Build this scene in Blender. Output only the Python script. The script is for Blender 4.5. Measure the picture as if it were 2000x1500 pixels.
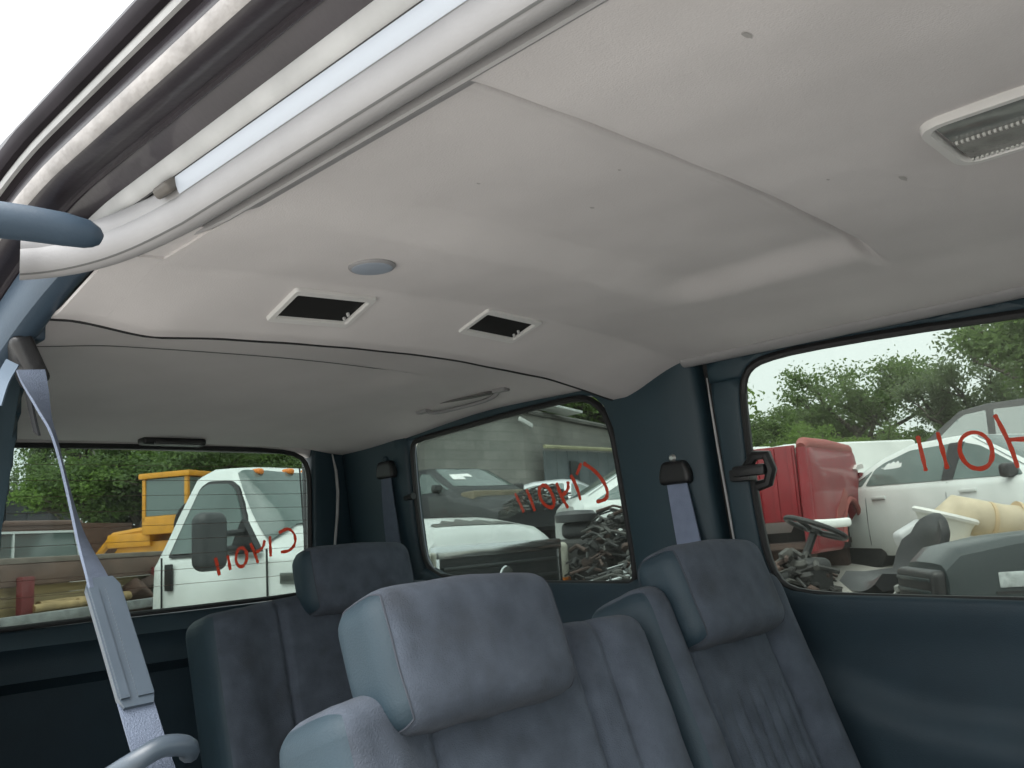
import bpy, bmesh, math, random
from mathutils import Vector, Matrix
from mathutils.geometry import delaunay_2d_cdt
from mathutils import noise as mnoise
R = math.radians
random.seed(7)
scene = bpy.context.scene
COL = scene.collection
for _o in list(bpy.data.objects): bpy.data.objects.remove(_o)

# ------------------------------------------------------------------ camera
# metres; x across the vehicle (to its far side), y rearwards, z up; origin at the photographer's eye
cam_d = bpy.data.cameras.new('camera'); cam = bpy.data.objects.new('camera', cam_d); COL.objects.link(cam)
AX = [(0.69608508, -0.07853691, -0.71365084), (-0.71514746, -0.16373217, -0.67952622), (-0.0634797, 0.98337365, -0.17013699)]
cam.matrix_world = Matrix([AX[0] + (0,), AX[1] + (0,), AX[2] + (0,), (0, 0, 0, 1)])
cam_d.sensor_width = 36.0; cam_d.lens = 36.0 * 1726.5 / 2000
cam_d.clip_start = 0.02; cam_d.clip_end = 3000
scene.camera = cam
scene.render.resolution_x, scene.render.resolution_y = 1024, 768

# ------------------------------------------------------------------ sky, sun, exposure (overcast)
SUN_EL, SUN_AZ = R(66), R(255)
world = bpy.data.worlds.new('World'); scene.world = world; world.use_nodes = True
wn = world.node_tree; wn.nodes.clear()
sky = wn.nodes.new('ShaderNodeTexSky'); sky.sky_type = 'NISHITA'; sky.sun_disc = False
sky.sun_elevation = SUN_EL; sky.sun_rotation = SUN_AZ; sky.air_density = 1.0; sky.dust_density = 6.0; sky.ozone_density = 1.0
hs = wn.nodes.new('ShaderNodeHueSaturation'); hs.inputs['Saturation'].default_value = 0.12; hs.inputs['Value'].default_value = 1.0
bg = wn.nodes.new('ShaderNodeBackground'); bg.inputs['Strength'].default_value = 0.15
wo = wn.nodes.new('ShaderNodeOutputWorld')
wn.links.new(sky.outputs[0], hs.inputs['Color']); oc = wn.nodes.new('ShaderNodeMix'); oc.data_type = 'RGBA'; oc.inputs[0].default_value = 0.85; oc.inputs[7].default_value = (2.30, 2.40, 2.42, 1)
wn.links.new(hs.outputs[0], oc.inputs[6]); wn.links.new(oc.outputs[2], bg.inputs['Color']); wn.links.new(bg.outputs[0], wo.inputs[0])
sun_d = bpy.data.lights.new('sun', 'SUN'); sun_d.energy = 0.6; sun_d.angle = R(60); sun_d.color = (1.0, 0.97, 0.93)
sun = bpy.data.objects.new('sun', sun_d); COL.objects.link(sun)
_sd = Vector((math.sin(SUN_AZ) * math.cos(SUN_EL), math.cos(SUN_AZ) * math.cos(SUN_EL), math.sin(SUN_EL)))
sun.rotation_euler = _sd.to_track_quat('Z', 'Y').to_euler()
vs = scene.view_settings; vs.view_transform = 'Standard'; vs.look = 'None'; vs.gamma = 1.0; vs.exposure = 2.85; vs.use_curve_mapping = False

cy = scene.cycles; cy.max_bounces = 8; cy.diffuse_bounces = 4; cy.glossy_bounces = 3; cy.transmission_bounces = 4; cy.transparent_max_bounces = 16
# ------------------------------------------------------------------ materials
MATS = {}
def mat(key, color, rough=0.6, metal=0.0, spec=0.5, var=0.0, vscale=8.0, bump=0.0, bscale=60.0, coat=0.0, sheen=0.0, color2=None, stain=0.0, detail=4.0, stretch=None):
    if key in MATS: return MATS[key]
    m = bpy.data.materials.new(key); m.use_nodes = True; nt = m.node_tree
    b = nt.nodes['Principled BSDF']
    b.inputs['Base Color'].default_value = (*color, 1); b.inputs['Roughness'].default_value = rough
    b.inputs['Metallic'].default_value = metal; b.inputs['Specular IOR Level'].default_value = spec
    b.inputs['Coat Weight'].default_value = coat; b.inputs['Coat Roughness'].default_value = 0.06
    b.inputs['Sheen Weight'].default_value = sheen
    if var or bump or stain:
        tc = nt.nodes.new('ShaderNodeTexCoord'); vec = tc.outputs['Object']
        if stretch:
            mp = nt.nodes.new('ShaderNodeMapping'); mp.inputs['Scale'].default_value = stretch
            nt.links.new(vec, mp.inputs[0]); vec = mp.outputs[0]
    if var:
        n = nt.nodes.new('ShaderNodeTexNoise'); n.inputs['Scale'].default_value = vscale; n.inputs['Detail'].default_value = detail
        nt.links.new(vec, n.inputs['Vector'])
        rp = nt.nodes.new('ShaderNodeValToRGB')
        c2 = color2 or tuple(c * (1 - var) for c in color); c1 = tuple(min(1, c * (1 + var * 0.5)) for c in color) if not color2 else color
        rp.color_ramp.elements[0].color = (*c2, 1); rp.color_ramp.elements[1].color = (*c1, 1)
        rp.color_ramp.elements[0].position = 0.3; rp.color_ramp.elements[1].position = 0.7
        nt.links.new(n.outputs['Fac'], rp.inputs[0]); out = rp.outputs[0]
        if stain:
            n2 = nt.nodes.new('ShaderNodeTexNoise'); n2.inputs['Scale'].default_value = vscale * 0.35; n2.inputs['Detail'].default_value = 8
            nt.links.new(vec, n2.inputs['Vector'])
            r2 = nt.nodes.new('ShaderNodeValToRGB'); r2.color_ramp.elements[0].position = 0.58; r2.color_ramp.elements[1].position = 0.72
            r2.color_ramp.elements[0].color = (0, 0, 0, 1); r2.color_ramp.elements[1].color = (stain, stain, stain, 1)
            nt.links.new(n2.outputs['Fac'], r2.inputs[0])
            mx = nt.nodes.new('ShaderNodeMix'); mx.data_type = 'RGBA'
            nt.links.new(r2.outputs[0], mx.inputs[0]); nt.links.new(out, mx.inputs[6])
            mx.inputs[7].default_value = (color[0] * 0.55, color[1] * 0.5, color[2] * 0.45, 1); out = mx.outputs[2]
        nt.links.new(out, b.inputs['Base Color'])
    if bump:
        n3 = nt.nodes.new('ShaderNodeTexNoise'); n3.inputs['Scale'].default_value = bscale; n3.inputs['Detail'].default_value = 3
        nt.links.new(vec, n3.inputs['Vector'])
        bp = nt.nodes.new('ShaderNodeBump'); bp.inputs['Strength'].default_value = bump; bp.inputs['Distance'].default_value = 0.01
        nt.links.new(n3.outputs['Fac'], bp.inputs['Height']); nt.links.new(bp.outputs[0], b.inputs['Normal'])
    MATS[key] = m; return m

def glass_mat(key, tint, refl=0.06, dirt_haze=0.0):
    m = bpy.data.materials.new(key); m.use_nodes = True; nt = m.node_tree; nt.nodes.clear()
    out = nt.nodes.new('ShaderNodeOutputMaterial'); tr = nt.nodes.new('ShaderNodeBsdfTransparent'); tr.inputs[0].default_value = (*tint, 1)
    gl = nt.nodes.new('ShaderNodeBsdfGlossy'); gl.inputs['Roughness'].default_value = 0.02
    fr = nt.nodes.new('ShaderNodeFresnel'); fr.inputs[0].default_value = 1.45
    mu = nt.nodes.new('ShaderNodeMath'); mu.operation = 'MULTIPLY'; mu.inputs[1].default_value = refl / 0.06
    mx = nt.nodes.new('ShaderNodeMixShader')
    nt.links.new(fr.outputs[0], mu.inputs[0]); nt.links.new(mu.outputs[0], mx.inputs[0]); nt.links.new(tr.outputs[0], mx.inputs[1]); nt.links.new(gl.outputs[0], mx.inputs[2])
    last = mx
    if dirt_haze:  # noisy dirt film that also paints a hazy veil over the view
        df = nt.nodes.new('ShaderNodeBsdfDiffuse'); df.inputs[0].default_value = (.55, .56, .52, 1)
        tc = nt.nodes.new('ShaderNodeTexCoord'); n = nt.nodes.new('ShaderNodeTexNoise'); n.inputs['Scale'].default_value = 5; n.inputs['Detail'].default_value = 6
        nt.links.new(tc.outputs['Object'], n.inputs['Vector'])
        m2 = nt.nodes.new('ShaderNodeMath'); m2.operation = 'MULTIPLY'; m2.inputs[1].default_value = dirt_haze
        nt.links.new(n.outputs['Fac'], m2.inputs[0])
        mx2 = nt.nodes.new('ShaderNodeMixShader'); nt.links.new(m2.outputs[0], mx2.inputs[0]); nt.links.new(mx.outputs[0], mx2.inputs[1]); nt.links.new(df.outputs[0], mx2.inputs[2]); last = mx2
    nt.links.new(last.outputs[0], out.inputs[0]); MATS[key] = m; return m

HEAD = mat('headliner_cloth', (.615, .587, .585), 1.0, spec=.1, var=.06, vscale=5, bump=.10, bscale=420, stain=.10)
HEADR = HEAD
TRIMG = mat('grey_plastic_trim', (.29, .285, .29), .55, var=.06, vscale=14, bump=.05, bscale=300)
BLUEV = mat('blue_vinyl', (.018, .038, .053), .62, var=.15, vscale=6, bump=.12, bscale=350)
BLUEP = mat('blue_plastic_trim', (.019, .042, .056), .55, var=.12, vscale=5, bump=.08, bscale=300)
BLUEL = mat('light_blue_plastic', (.037, .060, .088), .5, var=.1, vscale=9, bump=.05, bscale=200)
VELOUR = mat('blue_grey_velour', (.076, .090, .114), .95, spec=.1, var=.27, vscale=19, bump=.30, bscale=420, sheen=.06, stain=.5, detail=9)
VELDK = VELOUR
RUBBER = mat('black_rubber', (.016, .016, .017), .6, bump=.1, bscale=120)
BLACKP = mat('black_plastic', (.012, .012, .013), .42, bump=.08, bscale=250)
PAINTD = mat('dark_body_paint', (.026, .021, .027), .45, coat=.2, var=.3, vscale=10, bump=.06, bscale=90)
MATTE = mat('matte_dark_paint', (.016, .013, .016), .8, spec=.12, var=.3, vscale=12)
JAMBL = mat('light_weatherstrip', (.40, .40, .40), .6, var=.12, vscale=20)
WEB = mat('blue_belt_webbing', (.095, .118, .165), .75, var=.12, vscale=30, bump=.4, bscale=500)
SLEEVE = mat('belt_sleeve_plastic', (.048, .064, .082), .35, var=.1, vscale=20)
STEEL = mat('bright_steel', (.62, .62, .60), .3, metal=1.0)
CARPET = mat('dark_carpet', (.030, .038, .046), 1.0, bump=.6, bscale=300, var=.3, vscale=20)
REDP = bpy.data.materials.new('red_grease_paint'); REDP.use_nodes = True; _n = REDP.node_tree; _n.nodes.clear()
_o = _n.nodes.new('ShaderNodeOutputMaterial'); _t = _n.nodes.new('ShaderNodeBsdfTranslucent'); _d = _n.nodes.new('ShaderNodeBsdfDiffuse'); _m = _n.nodes.new('ShaderNodeMixShader'); _m.inputs[0].default_value = .45
_t.inputs[0].default_value = (.80, .060, .025, 1); _d.inputs[0].default_value = (.62, .035, .015, 1)
_n.links.new(_t.outputs[0], _m.inputs[1]); _n.links.new(_d.outputs[0], _m.inputs[2]); _n.links.new(_m.outputs[0], _o.inputs[0])
LENS = mat('ribbed_lamp_lens', (.22, .22, .21), .18, var=.25, vscale=30, bump=.3, bscale=90)
DISC = mat('pale_blue_disc', (.30, .34, .40), .5)
GLASS_D = glass_mat('tinted_door_glass', (.575, .61, .585), refl=.012, dirt_haze=.07)
GLASS_R = glass_mat('privacy_glass', (.525, .575, .555), refl=.012, dirt_haze=.07)
GLASS_C = glass_mat('clear_glass', (.80, .86, .83))

# ------------------------------------------------------------------ mesh helpers
def link(name, me, parent=None, loc=None, rot=None, label=None, cat=None, group=None, kind=None):
    o = bpy.data.objects.new(name, me); COL.objects.link(o)
    if parent is not None: o.parent = parent
    if loc is not None: o.location = loc
    if rot is not None: o.rotation_euler = rot
    for k, v in (('label', label), ('category', cat), ('group', group), ('kind', kind)):
        if v: o[k] = v
    return o
def empty(name, loc=(0, 0, 0), rz=0, label=None, cat=None, group=None):
    return link(name, None, None, loc, (0, 0, rz), label, cat, group)
def mk(name, verts, faces, mats, smooth=True, angle=40, midx=None):
    me = bpy.data.meshes.new(name); me.from_pydata([tuple(v) for v in verts], [], faces)
    for m in (mats if isinstance(mats, (list, tuple)) else [mats]): me.materials.append(m)
    if midx: me.polygons.foreach_set('material_index', midx)
    bm = bmesh.new(); bm.from_mesh(me); bmesh.ops.remove_doubles(bm, verts=bm.verts, dist=1e-6); bmesh.ops.recalc_face_normals(bm, faces=bm.faces); bm.to_mesh(me); bm.free()
    if smooth:
        me.polygons.foreach_set('use_smooth', [True] * len(me.polygons)); me.set_sharp_from_angle(angle=R(angle))
    me.update(); return me
def part(name, verts, faces, mats, parent=None, **k):
    lk = {q: k.pop(q) for q in ('loc', 'rot', 'label', 'cat', 'group', 'kind') if q in k}
    return link(name, mk(name, verts, faces, mats, **k), parent, **lk)
class MB:
    """collects shapes for one mesh"""
    def __init__(s): s.v = []; s.f = []; s.mi = []
    def add(s, v, f, mi=0):
        n = len(s.v); s.v += [tuple(q) for q in v]; s.f += [tuple(i + n for i in q) for q in f]; s.mi += [mi] * len(f); return s
    def box(s, c, d, mi=0, bev=0.0, M=None):
        bm = bmesh.new(); bmesh.ops.create_cube(bm, size=1)
        for v in bm.verts: v.co = Vector((v.co.x * d[0], v.co.y * d[1], v.co.z * d[2]))
        if bev: bmesh.ops.bevel(bm, geom=bm.edges[:], offset=min(bev, min(d) * .45), segments=2, affect='EDGES', profile=.6)
        T = Matrix.Translation(Vector(c)) @ (M.to_4x4() if M else Matrix())
        bm.verts.index_update(); v = [T @ q.co for q in bm.verts]; f = [[q.index for q in p.verts] for p in bm.faces]; bm.free(); return s.add(v, f, mi)
    def tube(s, pts, r, n=8, mi=0, cap=True, flat=1.0, up=None):
        pts = [Vector(p) for p in pts]; rs = (list(r) + [r[-1]] * len(pts))[:len(pts)] if isinstance(r, (list, tuple)) else [r] * len(pts); v = []; f = []; prev = None
        for i, p in enumerate(pts):
            t = (pts[min(i + 1, len(pts) - 1)] - pts[max(i - 1, 0)]).normalized()
            if up is not None: a = Vector(up).cross(t).normalized()
            elif prev is None: a = t.orthogonal().normalized()
            else: a = (prev - t * prev.dot(t)).normalized()
            prev = a; b = t.cross(a)
            for k in range(n):
                an = 2 * math.pi * k / n; v.append(p + (a * math.cos(an) + b * math.sin(an) * flat) * rs[i])
        for i in range(len(pts) - 1):
            for k in range(n): f.append((i * n + k, i * n + (k + 1) % n, (i + 1) * n + (k + 1) % n, (i + 1) * n + k))
        if cap: f.append(tuple(range(n))[::-1]); f.append(tuple((len(pts) - 1) * n + k for k in range(n)))
        return s.add(v, f, mi)
    def lathe(s, prof, c=(0, 0, 0), axis='z', n=24, mi=0, M=None):
        v = []; f = []
        for (r, h) in prof:
            for k in range(n):
                a = 2 * math.pi * k / n; p = (r * math.cos(a), r * math.sin(a), h)
                if axis == 'x': p = (h, p[0], p[1])
                elif axis == 'y': p = (p[0], h, p[1])
                p = Vector(p)
                if M: p = M @ p
                v.append(p + Vector(c))
        for i in range(len(prof) - 1):
            for k in range(n): f.append((i * n + k, i * n + (k + 1) % n, (i + 1) * n + (k + 1) % n, (i + 1) * n + k))
        f.append(tuple(range(n))); f.append(tuple((len(prof) - 1) * n + k for k in range(n)))
        return s.add(v, f, mi)
    def prism(s, poly, fn, d0, d1, mi=0):
        n = len(poly); v = [fn(a, b, d0) for a, b in poly] + [fn(a, b, d1) for a, b in poly]
        f = [tuple(range(n)), tuple(range(n, 2 * n))[::-1]] + [(i, (i + 1) % n, n + (i + 1) % n, n + i) for i in range(n)]
        return s.add(v, f, mi)
    def build(s, name, mats, parent=None, **k): return part(name, s.v, s.f, mats, parent, midx=s.mi, **k)
def ss(a, b, x):
    t = max(0, min(1, (x - a) / (b - a))); return t * t * (3 - 2 * t)
def lerp(a, b, t): return a + (b - a) * t
def interp(tab, x):
    if x <= tab[0][0]: return tab[0][1]
    for (a, va), (b, vb) in zip(tab, tab[1:]):
        if x <= b: return va + (vb - va) * (x - a) / (b - a)
    return tab[-1][1]
def densify(poly, step, closed=True):
    out = []; n = len(poly)
    for i in range(n if closed else n - 1):
        a = Vector(poly[i]); b = Vector(poly[(i + 1) % n]); k = max(1, int(math.ceil((b - a).length / step)))
        out += [a + (b - a) * (j / k) for j in range(k)]
    if not closed: out.append(Vector(poly[-1]))
    return out
def rnd_poly(poly, r, n=5):
    """round the corners of a closed polygon"""
    out = []; N = len(poly)
    for i in range(N):
        p = Vector(poly[i]); a = Vector(poly[i - 1]) - p; b = Vector(poly[(i + 1) % N]) - p
        rr = min(r, a.length * .45, b.length * .45); A = p + a.normalized() * rr; B = p + b.normalized() * rr
        for k in range(n + 1):
            t = k / n; out.append(A * (1 - t) ** 2 + p * 2 * t * (1 - t) + B * t * t)
    return out
def smooth_poly(poly, it=2, closed=True):
    p = [Vector(q) for q in poly]
    for _ in range(it):
        o = []; n = len(p)
        if not closed: o.append(p[0])
        for i in range(n if closed else n - 1):
            a, b = p[i], p[(i + 1) % n]; o += [a * .75 + b * .25, a * .25 + b * .75]
        if not closed: o.append(p[-1])
        p = o
    return p
def inside(p, poly):
    c = False; n = len(poly); j = n - 1
    for i in range(n):
        a, b = poly[i], poly[j]
        if (a[1] > p[1]) != (b[1] > p[1]) and p[0] < (b[0] - a[0]) * (p[1] - a[1]) / (b[1] - a[1]) + a[0]: c = not c
        j = i
    return c
def bdist(p, poly):
    d = 9e9
    for i in range(len(poly)):
        a, b = poly[i - 1], poly[i]; ab = b - a; t = max(0, min(1, (p - a).dot(ab) / max(1e-12, ab.length_squared)))
        d = min(d, (a + ab * t - p).length)
    return d
def panel_mesh(poly, fn, r=.02, th=.03, step=.03, dome=0.0, domer=.15, extra=None):
    """rounded sheet with thickness over a flat outline; fn(a, b, off) maps to space"""
    P = densify([Vector(p) for p in poly], step); n = len(P)
    if sum(P[i - 1].x * P[i].y - P[i].x * P[i - 1].y for i in range(n)) < 0: P = P[::-1]
    pts = list(P)
    for frac in (.18, .5, 1.0):
        q0 = None
        for i in range(n):
            t = (P[(i + 1) % n] - P[i - 1]).normalized(); q = P[i] + Vector((-t.y, t.x)) * r * frac
            if inside(q, P) and bdist(q, P) > r * frac * .9 and (q0 is None or (q - q0).length > r * frac * .4 + .001): pts.append(q); q0 = q
    x0, x1 = min(p.x for p in P), max(p.x for p in P); y0, y1 = min(p.y for p in P), max(p.y for p in P)
    yy = y0 + step / 2
    while yy < y1:
        xx = x0 + step / 2
        while xx < x1:
            q = Vector((xx, yy))
            if inside(q, P) and bdist(q, P) > r + step * .4: pts.append(q)
            xx += step
        yy += step
    res = delaunay_2d_cdt(pts, [(i, (i + 1) % n) for i in range(n)], [], 1, 1e-6)
    V2, F = res[0], res[2]
    vs_ = []
    for q in V2:
        d = min(bdist(q, P), r); off = math.sqrt(max(0, r * r - (r - d) ** 2)) * (th and min(1, th / r) or 1)
        if dome: off += dome * ss(0, domer, bdist(q, P))
        if extra: off += extra(q.x, q.y)
        vs_.append(fn(q.x, q.y, off))
    nb = len(vs_); vs_ += [fn(p.x, p.y, -th) for p in P]
    m = {}
    for i, q in enumerate(V2):
        for j, p in enumerate(P):
            if (q - p).length < 1e-5: m[j] = i; break
    faces = [tuple(f) for f in F]
    for j in range(n):
        k = (j + 1) % n
        if j in m and k in m: faces.append((m[j], m[k], nb + k, nb + j))
    faces.append(tuple(nb + j for j in range(n))[::-1])
    return vs_, faces
def panel(name, poly, fn, mats, parent=None, r=.02, th=.03, step=.03, dome=0, domer=.15, extra=None, angle=50, **k):
    v, f = panel_mesh(poly, fn, r, th, step, dome, domer, extra)
    return part(name, v, f, mats, parent, angle=angle, **k)
def rbox(size, r, n=(10, 10, 10), fn=None, M=None):
    """subdivided rounded box; fn may reshape each point"""
    verts = []; faces = []; hx, hy, hz = [q / 2 for q in size]; idx = {}; rbox.orig = []
    def vert(p):
        key = tuple(round(q, 5) for q in p)
        if key not in idx:
            c = Vector((max(-hx + r, min(hx - r, p[0])), max(-hy + r, min(hy - r, p[1])), max(-hz + r, min(hz - r, p[2]))))
            d = Vector(p) - c; q = c + d.normalized() * r if d.length > 1e-9 else c
            if fn: q = Vector(fn(q))
            if M: q = M @ q
            idx[key] = len(verts); verts.append(q); rbox.orig.append(p)
        return idx[key]
    def lin(h, k):
        base = [-h + 2 * h * i / k for i in range(k + 1)]
        ex = [-h + r * f for f in (.12, .3, .55, 1)] + [h - r * f for f in (.12, .3, .55, 1)]
        return sorted(set(round(q, 5) for q in base + ex))
    X, Y, Z = lin(hx, n[0]), lin(hy, n[1]), lin(hz, n[2])
    for s in (-1, 1):
        for A, B, mkp in ((Y, Z, lambda a, b: (s * hx, a, b)), (X, Z, lambda a, b: (a, s * hy, b)), (X, Y, lambda a, b: (a, b, s * hz))):
            for i in range(len(A) - 1):
                for j in range(len(B) - 1):
                    faces.append([vert(mkp(A[i], B[j])), vert(mkp(A[i + 1], B[j])), vert(mkp(A[i + 1], B[j + 1])), vert(mkp(A[i], B[j + 1]))])
    return verts, faces
def sweep(prof, frames, closed=True, caps=True):
    """prof: list of (a, b); frames: list of (origin, A, B)"""
    v = []; f = []; n = len(prof)
    for (o, A, B) in frames: v += [Vector(o) + Vector(A) * a + Vector(B) * b for a, b in prof]
    for i in range(len(frames) - 1):
        for k in range(n if closed else n - 1): f.append((i * n + k, i * n + (k + 1) % n, (i + 1) * n + (k + 1) % n, (i + 1) * n + k))
    if caps and closed: f.append(tuple(range(n))); f.append(tuple((len(frames) - 1) * n + k for k in range(n))[::-1])
    return v, f

# ================================================================== THE VEHICLE
suv = empty('utility_vehicle', (0, 0, 0), 0, 'large utility vehicle with grey headliner and blue interior trim, its side door open', 'car')
XC = 1.234
GZ = -1.2                                   # ground level beside the vehicle
def xw(z): return 2.0 - .11 * (z + .17)      # inner face of the far side wall
def far(y, z, o=0.0): return (xw(z) - o, y, z)
def near(y, z, o=0.0): return (2 * XC - xw(z) + o, y, z)
def rearp(x, z, o=0.0): return (x, 2.75 - o, z)

# ---- headliner
def zf(x, y):
    t = (x - XC) / .69; z = .427 + .031 * (1 - t * t)
    a = ss(.538, .618, y) * (1 - ss(.895, 1.00, y)) * (1 - ss(1.455, 1.565, x)) * ss(.535, .56, x)
    z += .028 * a + .024 * math.exp(-((y - .578) / .0105) ** 2) * ss(.54, .58, x) * (1 - ss(1.50, 1.64, x))
    z -= .013 * ss(1.62, 1.92, x)
    bul = max(0, min(1, (y - 1.222) / .185)); bul = bul * .9 + ss(0, 1, bul) * .1
    z -= (.052 + .012 * min(1, t * t)) * bul * (.55 + .45 * ss(.50, .66, x))
    z += .0016 * math.sin(x * 9 + y * 5) * math.sin(y * 7 - x * 3) + .0007 * math.sin(x * 31 - y * 17) * math.sin(y * 23 + x * 11)
    return z
def sheet(name, fz, xs, ys, m, parent, th=.006, **k):
    v = []; f = []; nx, ny = len(xs), len(ys)
    for y in ys:
        for x in xs: v.append((x, y, fz(x, y)))
    n = len(v); v += [(x, y, z + th) for (x, y, z) in v[:n]]
    for j in range(ny - 1):
        for i in range(nx - 1):
            a = j * nx + i; f.append((a, a + nx, a + nx + 1, a + 1)); f.append((n + a, n + a + 1, n + a + nx + 1, n + a + nx))
    ring = [i for i in range(nx)] + [j * nx + nx - 1 for j in range(1, ny)] + [(ny - 1) * nx + i for i in range(nx - 2, -1, -1)] + [j * nx for j in range(ny - 2, 0, -1)]
    for a, b in zip(ring, ring[1:] + ring[:1]): f.append((a, b, n + b, n + a))
    return part(name, v, f, m, parent, angle=60, **k)
def rng(a, b, s):
    n = int(round((b - a) / s)); return [a + (b - a) * i / n for i in range(n + 1)]
YE = 1.455
headliner = sheet('headliner', zf, rng(.548, 1.935, .0125), rng(-1.25, .54, .0105)[:-1] + rng(.54, .63, .003)[:-1] + rng(.63, YE, .0105), HEAD, suv)
def zr(x, y):
    t = (x - XC) / .69; u = max(0, (y - 1.57) / (2.72 - 1.57))
    z = lerp(.420, .362, ss(.25, 1, u)) + lerp(.030, .002, u) * (1 - min(1, t * t))
    z += .013 * ss(1.770, 1.79, y) * (1 - ss(1.85, 2.15, y)) * (1 - ss(1.44, 1.56, x))
    z -= .022 * ss(1.72, 1.945, x) + .010 * ss(.72, .53, x)
    z += .001 * math.sin(x * 8 + y * 6)
    return z
sheet('rear_headliner', zr, rng(.445, 1.945, .0150), rng(YE - .010, 2.735, .0125), HEAD, suv)
sheet('headliner_return', zf, rng(.478, .5478, .0111), rng(1.20, YE, .0105), HEAD, suv); sheet('headliner_corner', lambda x, y: zf(x, y) + .004, rng(.505, .5478, .0111), rng(1.06, 1.202, .0105), HEAD, suv)
# dark seal between the two headliners
mb = MB(); mb.tube([(x, YE + .003 + .003 * math.sin(x * 9), zf(x, YE) + .0015) for x in rng(.48, 1.93, .03)], .0045, 8); mb.build('headliner_seal', RUBBER, suv)
mb = MB(); mb.tube([(x, 1.776, zr(x, 1.776) - .0002) for x in rng(.55, 1.47, .03)], [.0032] * 28 + [.0022, .001], 6); mb.build('headliner_seam', mat('grey_thread', (.10, .10, .10), .9), suv)

for k, (x, y, a, b) in enumerate(((.575 + .13, .345, .010, .003), (1.235, .40, .011, .004), (1.15, .47, .003, .002), (1.02, .78, .004, .003), (.93, .66, .003, .002), (.80, .80, .004, .002))):
    n = 12; v = [(x + a * math.cos(i * math.pi / 6) * (1 + .3 * math.sin(i * 5 + k)), y + b * math.sin(i * math.pi / 6), zf(x + a * math.cos(i * math.pi / 6), y + b * math.sin(i * math.pi / 6)) - .0008) for i in range(n)]
    part('scuff_mark', v, [tuple(range(n))], mat('scuff_grey', (.40, .385, .375), 1.0), headliner)
# ---- roof skin over it
v = []; f = []
def zroof(x, y): return .592 + .030 * (1 - ((x - XC) / .87) ** 2) - .05 * ss(2.5, 2.85, y)
sheet('roof', zroof, rng(.368, 2.10, .0866), rng(-1.3, 2.82, .2), PAINTD, suv, th=.01)

# ---- side frame of the open door: profile in (x, rise) carried along the roof and down the rear pillar
def pillar_frames(y0, s0, s1, n=14, rad=.55, y_t=1.19, down=None):
    """along the roof from y0 to the bend, round the bend, down the pillar; profile a = x, b = rise outwards from the opening"""
    fr = []
    for y in [y0, -.6, -.2, .2, .5, .8, 1.0, 1.1, y_t]:
        if y < y0 - 1e-6: continue
        fr.append(((0, y, .42), (1, 0, 0), (0, 0, 1)))
    for i in range(1, n + 1):
        a = s1 * i / n; fr.append(((-.16 * (1 - math.cos(a)), y_t + rad * math.sin(a), .42 - rad * (1 - math.cos(a))), (1, 0, 0), (0, math.sin(a), math.cos(a))))
    if down is not None:
        o, A, B = fr[-1]; d = Vector((0, math.cos(s1), -math.sin(s1)))
        for k in (.15, .35, .6, .9, 1.2): fr.append((Vector(o) + d * k * down + Vector((-.13 * k * down, 0, 0)), A, B))
    return fr
def path_frames(pts):
    """(x shift, y, z shift) path; the profile stays upright and turns with the path"""
    P = [Vector((a, b, c)) for a, b, c in pts]; fr = []
    for i, p in enumerate(P):
        t = P[min(i + 1, len(P) - 1)] - P[max(i - 1, 0)]; t.z = 0; t.normalize(); A = Vector((t.y, -t.x, 0)); X0 = .515
        fr.append((p + Vector((X0, 0, .42)) - A * X0, A, (0, 0, 1)))
    return fr
def strip(name, prof, frames, m, parent=None, lip=.012, **k):
    """prof: open list of (x, rise) seen from below; closed with a back lifted by lip"""
    P = [(x, z) for x, z in prof]; back = [(x + .002, z + lip) for x, z in prof[::-1]]
    v, f = sweep(P + back, frames); return part(name, v, f, m, suv if parent is None else parent, **k)
FR_ROOF = path_frames([(0, y, 0) for y in (-1.25, -.5, 0, .4, .7, .9, 1.0)] + [tuple(q) for q in smooth_poly([(0, 1.05, 0), (-.010, 1.14, -.003), (-.028, 1.21, -.008), (-.058, 1.265, -.014), (-.092, 1.295, -.020), (-.125, 1.305, -.026)], 2, False)])
FR_SHORT = [((0, y, .42), (1, 0, 0), (0, 0, 1)) for y in (-1.25, -.5, 0, .4, .8, 1.0, 1.04)]
FR_ALL = pillar_frames(-1.25, 0, R(55), down=.6)
def prf(*pts): return [(x, z - .42) for x, z in pts]
# inner trim edge with two grooves
strip('headliner_edge', prf((.566, .437), (.559, .434), (.553, .4315), (.550, .434)), [((0, y, .42 + .016 * ss(1.0, 1.2, y)), (1, 0, 0), (0, 0, 1)) for y in (-1.25, -.5, 0, .4, .8, 1.0, 1.05, 1.1, 1.15, 1.2)], TRIMG)
strip('edge_bead', prf((.547, .430), (.545, .4255), (.541, .4238), (.538, .4255), (.5375, .430)), [((0, y, .42 + .016 * ss(1.0, 1.2, y)), (1, 0, 0), (0, 0, 1)) for y in (-1.25, -.5, 0, .4, .8, 1.0, 1.05, 1.1, 1.15, 1.2)], TRIMG)
roll = []
for i in range(15):
    a = R(-25 - i * 14.5); roll.append((.5155 + .0215 * math.cos(a), .4485 + .0265 * math.sin(a)))
strip('door_opening_trim', prf(*roll), FR_ROOF, TRIMG, lip=.02)
mb_r = []
strip('trim_parting_line', prf((.5042, .4253), (.5030, .4260), (.5019, .4269)), FR_ROOF, mat('grey_groove', (.12, .12, .12), .8), lip=.003)
strip('weatherstrip', prf((.4955, .462), (.4935, .4640), (.4905, .4720), (.4895, .4790), (.4890, .4825)), FR_SHORT, mat('pale_seal', (.42, .455, .51), .4), lip=.01)
strip('seal_gap', prf((.4895, .4830), (.4885, .4845)), FR_ALL, RUBBER, lip=.006)
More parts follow.
